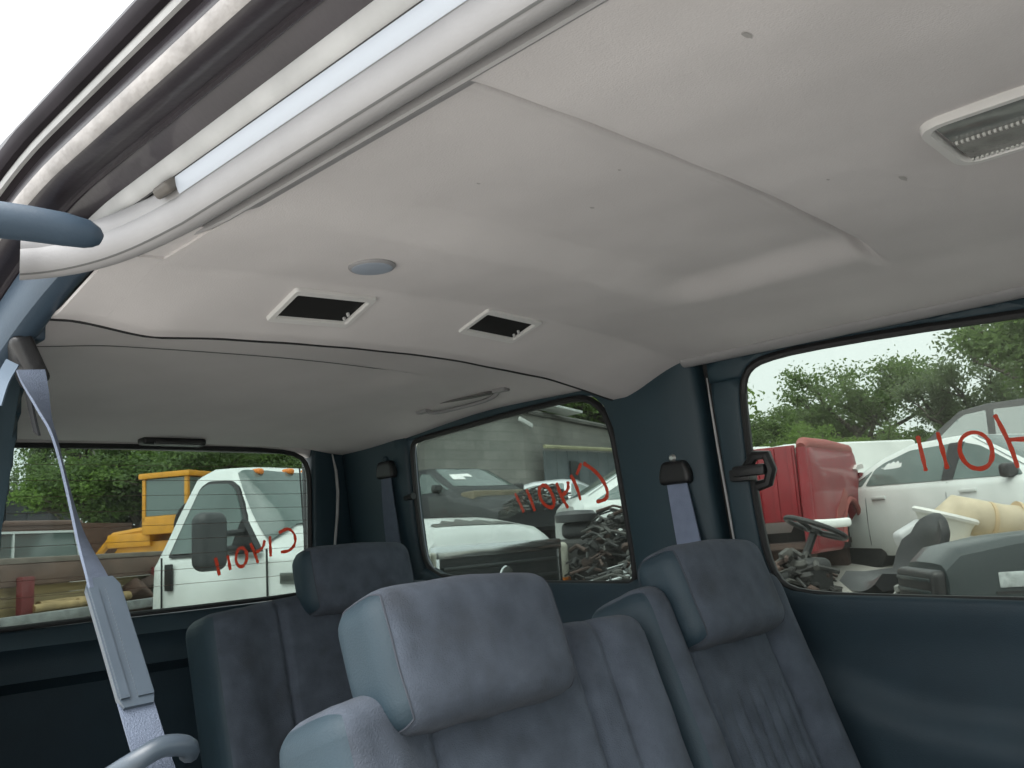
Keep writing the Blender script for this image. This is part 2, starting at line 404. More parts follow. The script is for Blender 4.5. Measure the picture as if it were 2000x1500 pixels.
strip('pinch_weld_cover', prf((.4885, .4850), (.4850, .4860), (.4800, .4930), (.4770, .5030), (.4765, .5060)), FR_ALL, JAMBL, lip=.012)
strip('door_jamb', prf((.4780, .5060), (.4640, .5140), (.4545, .5230), (.4535, .5205), (.4515, .5205), (.4505, .5260), (.4470, .5270)), FR_ALL, PAINTD, lip=.02)
cyl = []
for i in range(17):
    a = R(-60 - i * 11); cyl.append((.4225 + .0285 * math.cos(a) * 1.0, .5480 + .0250 * math.sin(a)))
strip('door_flange', prf((.4475, .5275), *cyl), FR_ALL, PAINTD, lip=.012)
strip('flange_highlight', prf((.4055, .5268), (.4010, .5290), (.3950, .5365), (.3938, .5410)), FR_ALL, mat('pale_flange_highlight', (.40, .38, .375), .6, var=.20, vscale=25, bump=.5, bscale=40), lip=.004)  # added pale strip stands in for the bright highlight on the flange
strip('drip_channel', prf((.3945, .5440), (.3985, .5600), (.3880, .5660)), FR_ALL, MATTE, lip=.008)
strip('drip_bead', prf((.3880, .5655), (.3815, .5640), (.3790, .5690), (.3800, .5740)), FR_ALL, JAMBL, lip=.004)
strip('roof_gutter', prf((.3800, .5745), (.3715, .5740), (.3665, .5810), (.3670, .5930)), FR_ALL, MATTE, lip=.01)

# ---- rear pillar trim of the open doorway
fr_p = [q for i, q in enumerate(FR_ALL) if i >= 9 + 2]
pil = [(.505, .055), (.500, .030), (.490, .018), (.472, .012), (.455, .016), (.446, .030), (.444, .055), (.444, .080)]
v, f = sweep([(x, z) for x, z in pil] + [(x + .010, z + .02) for x, z in pil[::-1]], fr_p); part('doorway_pillar_trim', v, f, BLUEL, suv)
mb = MB(); mb.add(*rbox((.022, .040, .016), .006, (3, 4, 3), M=Matrix.Translation((.487, 1.06, .474)) @ Matrix.Rotation(R(-40), 4, 'Y'))); mb.build('seal_clip', mat('olive_clip', (.10, .09, .08), .6), suv)

# ---- loose trim end jutting out over the doorway
mb = MB()
pts = [(.446, 1.165, .4255), (.440, 1.165, .4275), (.428, 1.166, .4305), (.400, 1.170, .4325), (.36, 1.175, .4330), (.30, 1.182, .4310), (.20, 1.19, .424), (.12, 1.20, .415)]
mb.tube(pts, [.007, .0125, .0170, .0195, .0202, .0208, .0215, .021], 18, flat=1.15, up=(0, 0, 1)); loose = mb.build('loose_trim', BLUEL, suv, label='blue plastic trim end sticking out over the open doorway')

# ---- far side: roof rail trim, window frames, pillars
fr = [((0, y, 0), (1, 0, 0), (0, 0, 1)) for y in (-1.25, -.5, 0, .4, .8, 1.1, 1.195, 1.215)]
roll = [(1.922 + .024 * math.cos(R(a)), .4170 + .0195 * math.sin(R(a))) for a in range(95, 330, 15)]
v, f = sweep(roll + [(1.965, .43), (1.95, .445)], fr); part('roof_rail_trim', v, f, TRIMG, suv)
bead = [(1.890 + .008 * math.cos(R(a)), .4285 + .007 * math.sin(R(a))) for a in range(0, 360, 30)]
v, f = sweep(bead, fr); part('rail_bead', v, f, TRIMG, suv)
DOORW = [(1.078, .300), (1.068, .345), (1.045, .372), (1.007, .385), (.913, .391), (.70, .386), (.441, .372), (.10, .352), (-.20, .33), (-.22, .30), (-.22, -.19), (-.18, -.205), (.539, -.192), (.80, -.186), (.966, -.179), (1.034, -.167), (1.066, -.139), (1.083, -.077), (1.087, .022), (1.086, .146)]
QUART = [(2.325, .347), (2.09, .360), (1.855, .374), (1.626, .381), (1.560, .374), (1.512, .338), (1.490, .274), (1.486, .188), (1.483, .048), (1.481, -.064), (1.483, -.132), (1.506, -.148), (1.869, -.141), (2.270, -.121), (2.338, -.090), (2.362, -.043), (2.364, .105), (2.358, .227), (2.350, .325)]
def ring_mesh(name, outer, inner, fn, o0, o1, m, parent, **k):
    """frame between two outlines of equal point count"""
    n = len(outer); v = [fn(a, b, o0) for a, b in outer] + [fn(a, b, o0) for a, b in inner] + [fn(a, b, o1) for a, b in outer] + [fn(a, b, o1) for a, b in inner]; f = []
    for i in range(n):
        j = (i + 1) % n; f += [(i, j, n + j, n + i), (2 * n + i, 3 * n + i, 3 * n + j, 2 * n + j), (i, 2 * n + i, 2 * n + j, j), (n + i, n + j, 3 * n + j, 3 * n + i)]
    return part(name, v, f, m, parent, **k)
def offset_poly(poly, d):
    P = [Vector(p) for p in poly]; n = len(P); A = sum(P[i - 1].x * P[i].y - P[i].x * P[i - 1].y for i in range(n)); s = 1 if A > 0 else -1; out = []
    for i in range(n):
        t = (P[(i + 1) % n] - P[i - 1]).normalized(); out.append(P[i] + Vector((t.y, -t.x)) * d * s)
    return out
def window(name, outline, fn, glass, seal=.012, thick=.016, label=None, back=-.02):
    P = smooth_poly(outline, 1); n = len(P)
    v = [fn(p.x, p.y, back) for p in P] + [fn(p.x, p.y, back - .004) for p in P]
    w = part(name, v, [tuple(range(n)), tuple(range(n, 2 * n))[::-1]] + [(i, (i + 1) % n, n + (i + 1) % n, n + i) for i in range(n)], glass, suv, smooth=False)
    if label: w['label'] = label
    s = MB()
    ip = [Vector(p) for p in densify(offset_poly(P, .000), .02)]
    s.tube([Vector(fn(p.x, p.y, -.004)) for p in ip] + [Vector(fn(ip[0].x, ip[0].y, -.004))], seal, 8, cap=False, flat=.8)
    s.build('window_seal', RUBBER, w); return w
def ribbon_letters(strokes, fn, o, w, parent, name, seed=1):
    rd = random.Random(seed)
    for st in strokes:
        P = [Vector(p) for p in st]
        closed = (P[0] - P[-1]).length < 1e-4
        P = smooth_poly(P[:-1], 2, True) if closed else (smooth_poly(P, 2, False) if len(P) > 2 else densify(P, .012, False))
        if closed: P = P + [P[0]]
        v = []; f = []; n = len(P)
        for i, p in enumerate(P):
            t = (P[min(i + 1, n - 1)] - P[max(i - 1, 0)]).normalized(); nn = Vector((-t.y, t.x)); ww = w * (.75 + .4 * rd.random()) * (.7 if i in (0, n - 1) and not closed else 1)
            for s_ in (1, -1): q = p + nn * ww * s_; v.append(fn(q.x, q.y, o))
        for i in range(n - 1): a = 2 * i; f.append((a, a + 2, a + 3, a + 1))
        part(name, v, f, REDP, parent)
door_win = window('door_window', DOORW, far, GLASS_D)
ribbon_letters([[(.692, .160), (.690, .12), (.688, .083)], [(.650, .163), (.647, .125), (.644, .083)],
    [(.615, .118), (.606, .146), (.580, .156), (.557, .143), (.549, .111), (.560, .083), (.583, .075), (.606, .088), (.615, .118)],
    [(.534, .184), (.524, .15), (.516, .118), (.510, .072)], [(.521, .130), (.50, .129), (.463, .126)], [(.470, .18), (.467, .14), (.455, .10)]], far, -.0255, .0046, door_win, 'painted_digit')
quarter_win = window('quarter_window', QUART, far, GLASS_R, seal=.011)
ribbon_letters([[(1.914, .133), (1.90, .10), (1.888, .072)], [(1.864, .141), (1.852, .11), (1.842, .073)],
    [(1.815, .138), (1.792, .150), (1.770, .136), (1.758, .105), (1.762, .079), (1.786, .080), (1.810, .100), (1.815, .138)],
    [(1.739, .150), (1.728, .108), (1.708, .073)], [(1.694, .150), (1.697, .126), (1.723, .112)], [(1.680, .168), (1.664, .133), (1.657, .092)], [(1.634, .198), (1.658, .166)],
    [(1.627, .197), (1.59, .173), (1.563, .139), (1.553, .109), (1.563, .087), (1.60, .083)]], far, -.0255, .0058, quarter_win, 'painted_digit', 3)
# pop-out latches on both windows
mb = MB(); mb.box(far(1.095, .112, .03), (.035, .055, .030), 0, .006); mb.box(far(1.06, .120, .052), (.030, .085, .026), 0, .008)
mb.tube([far(1.075, .128, .04), far(1.045, .155, .045), far(1.015, .152, .045), far(1.008, .118, .045), far(1.022, .088, .045), far(1.05, .082, .045)], .013, 8); mb.build('window_latch', BLACKP, door_win)
mb = MB(); mb.tube([far(2.40, .155, .01), far(2.36, .155, .028), far(2.335, .158, .03)], [.010, .009, .012], 8); mb.build('window_latch', BLACKP, quarter_win)

CPIL = [(1.552, .384), (1.50, .392), (1.38, .392), (1.330, .425), (1.295, .446), (1.235, .446), (1.195, .412), (1.191, .288), (1.195, .093), (1.193, -.048), (1.195, -.22), (1.47, -.22), (1.474, -.13), (1.473, -.064), (1.474, .048), (1.477, .188), (1.480, .276), (1.500, .340), (1.530, .370)]
panel('rear_pillar_trim', CPIL, lambda y, z, o: far(y, z, o - .004), BLUEP, suv, r=.022, th=.03, step=.03, dome=.012, domer=.1)
DPIL = [(2.74, .41), (2.56, .40), (2.44, .402), (2.378, .372), (2.362, .33), (2.367, .23), (2.372, .105), (2.371, -.04), (2.345, -.10), (2.34, -.22), (2.74, -.22)]
panel('corner_pillar_trim', DPIL, lambda y, z, o: far(y, z, o - .004), BLUEP, suv, r=.02, th=.03, step=.035, dome=.008)
panel('door_header_trim', [(1.165, .408), (-1.2, .408), (-1.2, .32), (-.22, .335), (.10, .356), (.441, .377), (.70, .391), (.913, .396), (1.007, .390), (1.05, .376), (1.075, .35), (1.165, .35)], lambda y, z, o: far(y, z, o - .006), BLUEP, suv, r=.008, th=.03, step=.05)
panel('door_frame_trim', [(1.162, .352), (1.076, .352), (1.084, .29), (1.092, .146), (1.093, .022), (1.089, -.077), (1.072, -.145), (1.04, -.18), (1.04, -.23), (1.162, -.23)], lambda y, z, o: far(y, z, o - .006), BLUEP, suv, r=.012, th=.03, step=.04)
# shadow gap of the door edge and its weatherstrip, seam light put into the pale colour
mb = MB(); mb.prism([(1.150, .42), (1.205, .42), (1.205, -1.0), (1.150, -1.0)], lambda a, b, d: far(a, b, d), -.06, -.035); mb.build('door_gap', RUBBER, suv)
mb = MB(); mb.tube([far(1.168, .365, -.002), far(1.166, .28, .003), far(1.165, .18, .004), far(1.163, .06, .004), far(1.162, -.06, .003), far(1.161, -.2, .0)], [.0015, .0028, .0032, .0030, .0026, .002], 6); mb.build('lit_door_weatherstrip', JAMBL, suv)

panel('quarter_header', [(1.50, .43), (2.42, .43), (2.40, .35), (2.33, .352), (2.09, .365), (1.855, .379), (1.626, .387), (1.55, .38), (1.50, .36)], lambda y, z, o: far(y, z, o - .012), BLUEP, suv, r=.008, th=.03, step=.05)
# ---- far door panel and quarter panel below the windows
def door_extra(y, z):
    line = -.425 - .02 * ss(.9, .45, y) + .11 * ss(.72, 1.15, y)
    return .030 * ss(line + .012, line - .05, z) - .012 * ss(-.20, -.30, z) * (1 - ss(line + .03, line - .02, z)) + .005 * ss(-.170, -.19, z)
panel('door_panel', [(1.148, -.155), (1.06, -.150), (1.03, -.164), (.966, -.174), (.54, -.188), (-.18, -.202), (-1.2, -.218), (-1.2, -.98), (1.148, -.98)], lambda y, z, o: far(y, z, o), BLUEV, suv, r=.015, th=.03, step=.022, extra=door_extra, angle=80)
panel('quarter_panel', [(2.74, -.12), (2.34, -.085), (2.27, -.116), (1.869, -.136), (1.506, -.143), (1.47, -.13), (1.20, -.17), (1.20, -.98), (2.74, -.98)], lambda y, z, o: far(y, z, o - .002), BLUEV, suv, r=.02, th=.03, step=.035, extra=lambda y, z: .02 * ss(-.25, -.27, z) - .03 * ss(-.3, -.33, z))

# ---- tailgate: glass, frame, sill panel
RW = [(.69, .31), (.70, .335), (.74, .345), (1.067, .352), (1.397, .354), (1.665, .353), (1.760, .338), (1.793, .298), (1.799, .24), (1.797, .134), (1.793, -.10), (1.785, -.14), (1.75, -.152), (1.309, -.157), (1.074, -.157), (.74, -.163), (.70, -.15), (.69, -.12)]
rear_win = window('tailgate_window', RW, rearp, GLASS_R, seal=.009)
ribbon_letters([[(1.445, -.005), (1.452, -.03), (1.459, -.064)], [(1.489, .0), (1.493, -.02), (1.498, -.049)], [(1.522, .013), (1.541, .026), (1.561, .005), (1.557, -.028), (1.537, -.045), (1.517, -.025), (1.522, .013)],
    [(1.573, .036), (1.589, .001), (1.601, -.033)], [(1.627, .044), (1.622, .018), (1.589, .001)], [(1.648, .056), (1.649, .02), (1.650, -.014)], [(1.683, .066), (1.72, .082), (1.746, .063), (1.751, .028), (1.728, .002), (1.690, -.001)]], rearp, -.0255, .0056, rear_win, 'painted_digit', 5)
for k in range(9):
    z = .295 - k * .047; mb = MB(); mb.box((1.245, 2.7672, z), (1.10, .0008, .0013)); mb.build('defroster_wire', mat('defroster_line', (.10, .06, .05), .6), rear_win)
panel('tailgate_frame', [(1.806, .38), (1.806, .24), (1.804, .134), (1.800, -.12), (1.78, -.16), (1.78, -.23), (1.99, -.23), (1.985, .0), (1.97, .2), (1.95, .395)], lambda x, z, o: rearp(x, z, o), BLUEP, suv, r=.012, th=.03, step=.04)
mb = MB(); mb.tube([(1.880, 2.727, .350), (1.893, 2.722, .28), (1.897, 2.720, .206), (1.892, 2.721, .12), (1.880, 2.723, .017), (1.868, 2.725, -.1)], [.002, .0055, .006, .0055, .005, .004], 8); mb.build('lit_tailgate_weatherstrip', JAMBL, suv)  # pale colour carries the strip of light along the tailgate gap
panel('tailgate_header', [(.55, .395), (.55, .33), (.68, .348), (1.067, .358), (1.397, .360), (1.68, .359), (1.78, .342), (1.81, .33), (1.81, .395)], lambda x, z, o: rearp(x, z, o - .01), HEAD, suv, r=.012, th=.02, step=.05)
def tg_extra(x, z): return .05 * (1 - ss(-.195, -.215, z)) * 0 + .035 * ss(-.185, -.20, z) - .03 * ss(-.225, -.25, z) + .02 * ss(-.27, -.285, z) - .10 * ss(-.30, -.36, z)
panel('tailgate_panel', [(.55, -.172), (.74, -.170), (1.074, -.166), (1.309, -.166), (1.78, -.162), (1.985, -.175), (1.985, -.98), (.55, -.98)], lambda x, z, o: rearp(x, z, o - .004), BLUEV, suv, r=.014, th=.03, step=.03, extra=tg_extra)

# ---- near rear side wall (mirror of the far side), floor, outer skin, front end: closes the body round the cabin
QN = [(2.325, .347), (1.77, .36), (1.765, .30), (1.765, -.13), (2.30, -.12), (2.36, -.05), (2.355, .30)]
window('near_quarter_window', QN, near, GLASS_R, seal=.011)
panel('near_rear_pillar', [(1.725, .42), (1.76, .40), (1.76, -.20), (1.725, -.20)], near, BLUEP, suv, r=.012, th=.03, step=.05)
panel('near_corner_pillar', [(2.37, .41), (2.73, .41), (2.73, -.2), (2.37, -.2)], near, BLUEP, suv, r=.02, th=.03, step=.06)
panel('near_quarter_panel', [(1.72, -.14), (2.73, -.14), (2.73, -.98), (1.72, -.98)], near, BLUEV, suv, r=.02, th=.03, step=.06)
panel('near_header', [(1.72, .42), (2.73, .42), (2.73, .355), (1.72, .365)], near, HEAD, suv, r=.01, th=.02, step=.06)
mb = MB(); mb.box((XC, .75, -1.0), (1.62, 4.1, .03)); mb.build('floor_carpet', CARPET, suv)
for nm, fn, d in (('far_body_side', far, -.14), ('near_body_side', near, -.14)):
    y0 = -1.3 if fn is far else 1.72
    panel(nm, [(y0, -.24), (2.82, -.20), (2.86, -.35), (2.86, -.62), (2.80, -.98), (y0, -.98)], lambda a, b, o, fn=fn, d=d: fn(a, b, d - o), PAINTD, suv, r=.03, th=.05, step=.2)
    panel(nm.replace('body_side', 'upper_frame'), [(y0, .58), (2.80, .55), (2.80, .40), (y0, .415)], lambda a, b, o, fn=fn, d=d: fn(a, b, -.09 - o), PAINTD, suv, r=.02, th=.03, step=.2)
    if fn is near: panel('near_outer_pillar', [(1.72, .53), (1.80, .53), (1.80, -.2), (1.72, -.2)], lambda a, b, o: near(a, b, -.07 - o), PAINTD, suv, r=.02, th=.03, step=.1)
mb = MB(); mb.box((XC, 2.83, -.60), (1.7, .05, .80), 0, .02); mb.box((XC, 2.82, .46), (1.66, .05, .22), 0, .02); mb.box((.54, 2.82, .1), (.26, .05, .60), 0, .02); mb.box((1.93, 2.82, .1), (.22, .05, .60), 0, .02); mb.build('tailgate_skin', PAINTD, suv)
mb = MB(); mb.box((XC, -1.55, -.62), (1.75, .3, .76), 0, .05); mb.build('dashboard', BLUEP, suv)
mb = MB(); mb.add([(.50, -1.28, .44), (1.97, -1.28, .44), (2.02, -1.95, -.22), (.45, -1.95, -.22), (.50, -1.285, .445), (1.97, -1.285, .445), (2.02, -1.955, -.215), (.45, -1.955, -.215)], [(0, 1, 2, 3), (7, 6, 5, 4), (0, 4, 5, 1), (1, 5, 6, 2), (2, 6, 7, 3), (3, 7, 4, 0)]); mb.build('windscreen', GLASS_C, suv, smooth=False)

window('near_front_window', [(-.32, .34), (-.36, .375), (-1.05, .345), (-1.15, .25), (-1.25, -.17), (-.36, -.19), (-.32, -.16)], near, GLASS_D, seal=.011)  # unseen near front door, added closed to cut light from the front
panel('front_door_panel', [(-.18, -.19), (-1.35, -.17), (-1.35, -.98), (-.18, -.98)], near, BLUEV, suv, r=.02, th=.05, step=.08)
panel('centre_pillar', [(-.17, .42), (-.31, .42), (-.31, -.19), (-.17, -.19)], near, BLUEP, suv, r=.015, th=.05, step=.05)
panel('front_door_header', [(-.31, .42), (-1.25, .42), (-1.25, .36), (-.31, .385)], near, BLUEP, suv, r=.008, th=.03, step=.08)
panel('front_door_skin', [(-.20, -.20), (-1.40, -.18), (-1.40, -.95), (-.20, -.95)], lambda a, b, o: near(a, b, -.13 - o), PAINTD, suv, r=.03, th=.05, step=.15)
# ---- overhead fittings
def head_frame(x, y, fz=zf, e=.02):
    dx = Vector((2 * e, 0, fz(x + e, y) - fz(x - e, y))).normalized(); dy = Vector((0, 2 * e, fz(x, y + e) - fz(x, y - e))).normalized()
    n = dx.cross(dy).normalized(); dy = n.cross(dx); M = Matrix((dx, dy, n)).transposed().to_4x4(); M.translation = Vector((x, y, fz(x, y))); return M   # +z local points up into the roof
def rrect(w, h, r, n=5):
    return [tuple(p) for p in rnd_poly([(-w / 2, -h / 2), (w / 2, -h / 2), (w / 2, h / 2), (-w / 2, h / 2)], r, n)]
def bezel(M, outer, inner, z_in, z_out, m, name, parent, w=.004):
    n = len(outer); rows = [(outer, .002), (outer, z_out * .6), ([(a * .985, b * .985) for a, b in outer], z_out), ([(a * 1.04, b * 1.04) for a, b in inner], z_out), (inner, z_out * .6), (inner, z_in)]
    v = []; f = []
    for P, z in rows: v += [M @ Vector((a, b, z)) for a, b in P]
    for i in range(len(rows) - 1):
        for k in range(n): f.append((i * n + k, i * n + (k + 1) % n, (i + 1) * n + (k + 1) % n, (i + 1) * n + k))
    return part(name, v, f, m, parent, angle=35)
for (x, y, w, h) in ((.885, 1.300, .172, .108), (1.315, 1.275, .165, .098)):
    M = head_frame(x, y); o, i_ = rrect(w, h, .008), rrect(w - .026, h - .030, .004)
    b = bezel(M, o, i_, .001, -.0065, mat('vent_bezel', (.64, .63, .62), .38), 'air_vent', suv)
    mb = MB(); mb.box((0, 0, .0), (w - .027, h - .031, .0016)); vb = part('vent_cavity', [M @ Vector(q) for q in mb.v], mb.f, mat('vent_black', (.004, .004, .004), .8), b)
    for k in (0, 1):
        mb = MB(); mb.lathe([(.0005, -.0095), (.0030, -.009), (.0032, -.002)], (w / 2 - .024 - .002 * k, (h / 2 - .030) - .016 * k, 0), n=10); part('vent_knob', [M @ Vector(q) for q in mb.v], mb.f, mat('knob_grey', (.5, .5, .5), .3), b)
M = head_frame(.852, 1.108); mb = MB(); mb.lathe([(.0385, .001), (.0385, -.002), (.036, -.0045), (.033, -.0048)], n=40)
dl = part('ceiling_disc', [M @ Vector(q) for q in mb.v], mb.f, TRIMG, suv); mb = MB(); mb.lathe([(.0335, -.003), (.033, -.0054), (.028, -.0066), (.0005, -.0072)], n=40); part('disc_face', [M @ Vector(q) for q in mb.v], mb.f, DISC, dl)
M = head_frame(1.158, .245); o, i_ = rrect(.172, .168, .036, 7), rrect(.146, .140, .026, 7)
dome = bezel(M, o, i_, .002, -.012, mat('lamp_bezel', (.62, .61, .60), .38), 'dome_lamp', suv)
mb = MB(); mb.box((.034, 0, -.0060), (.072, .130, .006), 0, .004); part('lamp_lens', [M @ Vector(q) for q in mb.v], mb.f, LENS, dome)
mb = MB(); mb.box((-.038, 0, -.0050), (.068, .130, .005), 0, .004); part('lamp_lens', [M @ Vector(q) for q in mb.v], mb.f, mat('lamp_lens_grey', (.17, .18, .175), .15, var=.2, vscale=40), dome)
mb = MB()
for k in range(22): mb.box((.0675, -.062 + k * .0059, -.009), (.005, .0028, .005))
part('lens_ribs', [M @ Vector(q) for q in mb.v], mb.f, mat('lens_clear_rib', (.6, .6, .58), .15), dome)
mb = MB()
for k in range(20): mb.box((-.0015, -.060 + k * .0063, -.0088), (.004, .003, .004))
part('lens_ribs', [M @ Vector(q) for q in mb.v], mb.f, mat('lens_clear_rib', (.6, .6, .58), .15), dome)
# far grab handle and rear lamp on the rear headliner
mb = MB(); gp = [(1.800, 2.10, zr(1.80, 2.10) + .002), (1.805, 2.07, zr(1.8, 2.07) - .018), (1.812, 1.93, zr(1.8, 1.93) - .024), (1.808, 1.80, zr(1.8, 1.80) - .020), (1.80, 1.765, zr(1.8, 1.765) + .002)]
mb.tube(smooth_poly(gp, 2, False), .0085, 10, flat=.7, up=(0, 0, 1)); gh = mb.build('grab_handle', TRIMG, suv)
for y in (2.105, 1.76):
    mb = MB(); mb.box((1.80, y, zr(1.80, y) - .003), (.026, .05, .012), 0, .004); mb.build('handle_mount', TRIMG, gh)
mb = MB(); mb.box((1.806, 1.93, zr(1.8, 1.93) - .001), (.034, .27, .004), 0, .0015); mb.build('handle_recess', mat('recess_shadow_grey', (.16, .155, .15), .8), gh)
mb = MB(); mb.add(*rbox((.205, .05, .026), .011, (6, 3, 3), M=Matrix.Translation((1.245, 2.66, zr(1.245, 2.66) - .008)))); rl = mb.build('rear_cargo_lamp', BLACKP, suv)
mb = MB(); mb.add(*rbox((.15, .02, .012), .005, (4, 2, 2), M=Matrix.Translation((1.25, 2.635, zr(1.245, 2.635) - .016)))); mb.build('lamp_lens', mat('smoked_lens', (.05, .05, .05), .2), rl)

# ================================================================== SEATS
def seat_back(name, w, h, d, label, parent, M, cols, r=.045, pleat=True, split=None, lowl=0.0):
    def fn(q):
        x, y, z = q; u = x / (w / 2); front = ss(.0, -d / 2, y)
        o = 0
        for c in cols: o -= .015 * math.exp(-((x - c) / .010) ** 2)
        if pleat and z < .10:
            for k in range(9): o -= .007 * math.exp(-(((x + .16 - k * .04)) / .006) ** 2) * ss(.09, .05, z)
        o += .032 * ss(.52, .80, abs(u)) - .008
        if lowl: z -= lowl * ss(.35, -1.0, u) * ss(-.1, h / 2, z)
        nz = mnoise.noise(Vector((x * 14, y * 14, z * 14))) * .0030 + mnoise.noise(Vector((x * 45, y * 45 + 5, z * 30))) * .0008
        return (x * (1 + .03 * (z / h)) + nz * .5, y - o * front + nz, z + .012 * math.cos(u * 1.5) * ss(0, h / 2, z) + nz)
    v, f = rbox((w, d, h), r, (96, 5, 26), fn)
    mi = []
    for q in f:
        cx = sum(rbox.orig[i][0] for i in q) / len(q); cy = sum(rbox.orig[i][1] for i in q) / len(q); mi.append(1 if abs(cx) > w / 2 - r * .3 or cy > d * .49 else 0)
    return part(name, [M @ Vector(q) for q in v], f, [VELOUR, BLUEV], parent, midx=mi, angle=70)
def pad(name, w, h, d, parent, M, r=.038):
    def fn(q):
        x, y, z = q; return (x * (1 + .04 * ss(-h / 2, h / 2, z) * 0 - .03 * ss(0, -h / 2, z)), y - .012 * (1 - (x / (w / 2)) ** 2) * ss(0, -d / 2, y) + .035 * ss(.0, h / 2, z) * ss(-d / 2, d / 2, -y) * 0, z + .008 * (1 - (x / (w / 2)) ** 2) * ss(0, h / 2, z))
    def fn2(q):
        p_ = Vector(fn(q)); nz = mnoise.noise(Vector((q[0] * 16 + 3, q[1] * 16, q[2] * 16))) * .0026 + mnoise.noise(Vector((q[0] * 50, q[1] * 50 + 7, q[2] * 50))) * .0006
        return p_ + Vector((nz * .4, nz, nz))
    v, f = rbox((w, d, h), r, (26, 8, 16), fn2); mi = []; orig = rbox.orig
    for q in f:
        cx = sum(rbox.orig[i][0] for i in q) / len(q); mi.append(1 if abs(cx) > w / 2 - r * .3 else 0)
    p = part(name, [M @ Vector(q) for q in v], f, [VELOUR, BLUEV], parent, midx=mi, angle=70)
    line = round(w / 2 - r * .3, 5)
    for s_ in (-1, 1):      # stitched seam where cloth meets vinyl
        vs_ = sorted([(math.atan2(o[2], o[1]), i) for i, o in enumerate(orig) if abs(o[0] - s_ * line) < 2e-5]); mb = MB()
        if len(vs_) > 8: mb.tube([M @ Vector(v[i]) for _, i in vs_ + vs_[:1]], .0016, 6, cap=False); mb.build('seam', mat('seam_dark', (.045, .052, .066), .95), p)
    return p
def frame_at(x, y, z, rec): return Matrix.Translation((x, y, z)) @ Matrix.Rotation(R(-rec), 4, 'X')
REC = 20
seat_a = empty('bench_seat', (.965, 1.0, -1.0), 0, 'wide blue-grey velour bench seat nearest the open door, with a broad padded headrest', 'seat')
INV = lambda e: Matrix.Translation(-Vector(e.location))
seat_back('seat_back', .680, .60, .15, '', seat_a, INV(seat_a) @ frame_at(.990, .965, -.452, REC), (-.165, .160, .225), lowl=.05)
pad('headrest', .360, .190, .12, seat_a, INV(seat_a) @ frame_at(.900, .990, -.160, REC))
seat_b = empty('single_seat', (1.62, 1.0, -1.0), 0, 'blue-grey velour seat beside the far door, with pleated back and padded headrest', 'seat')
seat_back('seat_back', .53, .62, .15, '', seat_b, INV(seat_b) @ frame_at(1.625, .985, -.425, REC), (-.155, .155))
pad('headrest', .345, .195, .115, seat_b, INV(seat_b) @ frame_at(1.612, 1.005, -.142, REC))
seat_c = empty('third_row_seat', (1.52, 2.2, -1.0), 0, 'dark blue-grey seat in the back row below the tailgate window', 'seat')
seat_back('seat_back', .78, .66, .14, '', seat_c, INV(seat_c) @ frame_at(1.505, 2.20, -.45, 14), (-.16, .16), pleat=False, lowl=.03)
pad('headrest', .39, .19, .11, seat_c, INV(seat_c) @ frame_at(1.60, 2.215, -.092, 14), r=.045)
for st, x, w, y in ((seat_a, .990, .68, .78), (seat_b, 1.625, .53, .80), (seat_c, 1.505, .78, 2.0)):
    v, f = rbox((w, .50, .16), .05, (14, 8, 4), M=INV(st) @ Matrix.Translation((x, y - .12, -.75)) @ Matrix.Rotation(R(-6), 4, 'X')); part('seat_cushion', v, f, VELOUR, st, angle=70)
    mb = MB(); mb.box((x - st.location.x, y - .08 - st.location.y, .075), (w * .8, .4, .15), 0, .02); mb.build('seat_base', BLACKP, st)

# ================================================================== SEAT BELTS
def ribbon(mb, pts, wd, w, th=.0018, mi=0):
    P = [Vector(p) for p in pts]; v = []; f = []; n = len(P)
    ws = w if isinstance(w, (list, tuple)) else [w] * n
    for i, p in enumerate(P):
        t = (P[min(i + 1, n - 1)] - P[max(i - 1, 0)]).normalized(); a = Vector(wd[i]) if isinstance(wd[0], (tuple, list, Vector)) else Vector(wd)
        a = (a - t * a.dot(t)).normalized(); b = t.cross(a)
        for q, s in ((-.5, -1), (.5, -1), (.5, 1), (-.5, 1)): v.append(p + a * ws[i] * q + b * th * s)
    for i in range(n - 1):
        for k in range(4): f.append((4 * i + k, 4 * i + (k + 1) % 4, 4 * i + 4 + (k + 1) % 4, 4 * i + 4 + k))
    f += [(0, 1, 2, 3), (4 * n - 1, 4 * n - 2, 4 * n - 3, 4 * n - 4)]; mb.add(v, f, mi)
def cr(pts, n=6):
    """Catmull-Rom through points"""
    P = [Vector(p) for p in pts]; out = []
    for i in range(len(P) - 1):
        a, b, c, d = P[max(0, i - 1)], P[i], P[i + 1], P[min(len(P) - 1, i + 2)]
        for k in range(n):
            t = k / n; out.append(.5 * ((2 * b) + (c - a) * t + (2 * a - 5 * b + 4 * c - d) * t * t + (3 * b - a - 3 * c + d) * t ** 3))
    return out + [P[-1]]
# near belt hanging in the doorway
belt = empty('seat_belt', (.46, 1.5, .34), 0, 'pale blue seat belt hanging twisted in the open doorway, with a plastic sleeve', 'seat belt')
L = Vector(belt.location)
path = [(.455, 1.455, .300), (.460, 1.41, .228), (.4625, 1.36, .172), (.464, 1.28, .058), (.463, 1.20, -.020), (.463, 1.15, -.080), (.464, 1.10, -.146), (.465, 1.05, -.212), (.472, 1.01, -.28), (.49, .97, -.40), (.52, .93, -.5), (.54, .9, -.7)]
wds = [(.9, -.1, 0), (.55, .65, 0), (.40, .88, 0), (.45, .85, 0), (.70, .60, .1), (.95, .1, .1), (1, 0, .1), (1, 0, .1), (1, 0, .1), (1, 0, .1), (1, 0, 0), (1, 0, 0)]
mb = MB(); ribbon(mb, [p - L for p in cr(path)], [tuple(q) for q in cr(wds)], .040); mb.build('webbing', WEB, belt)
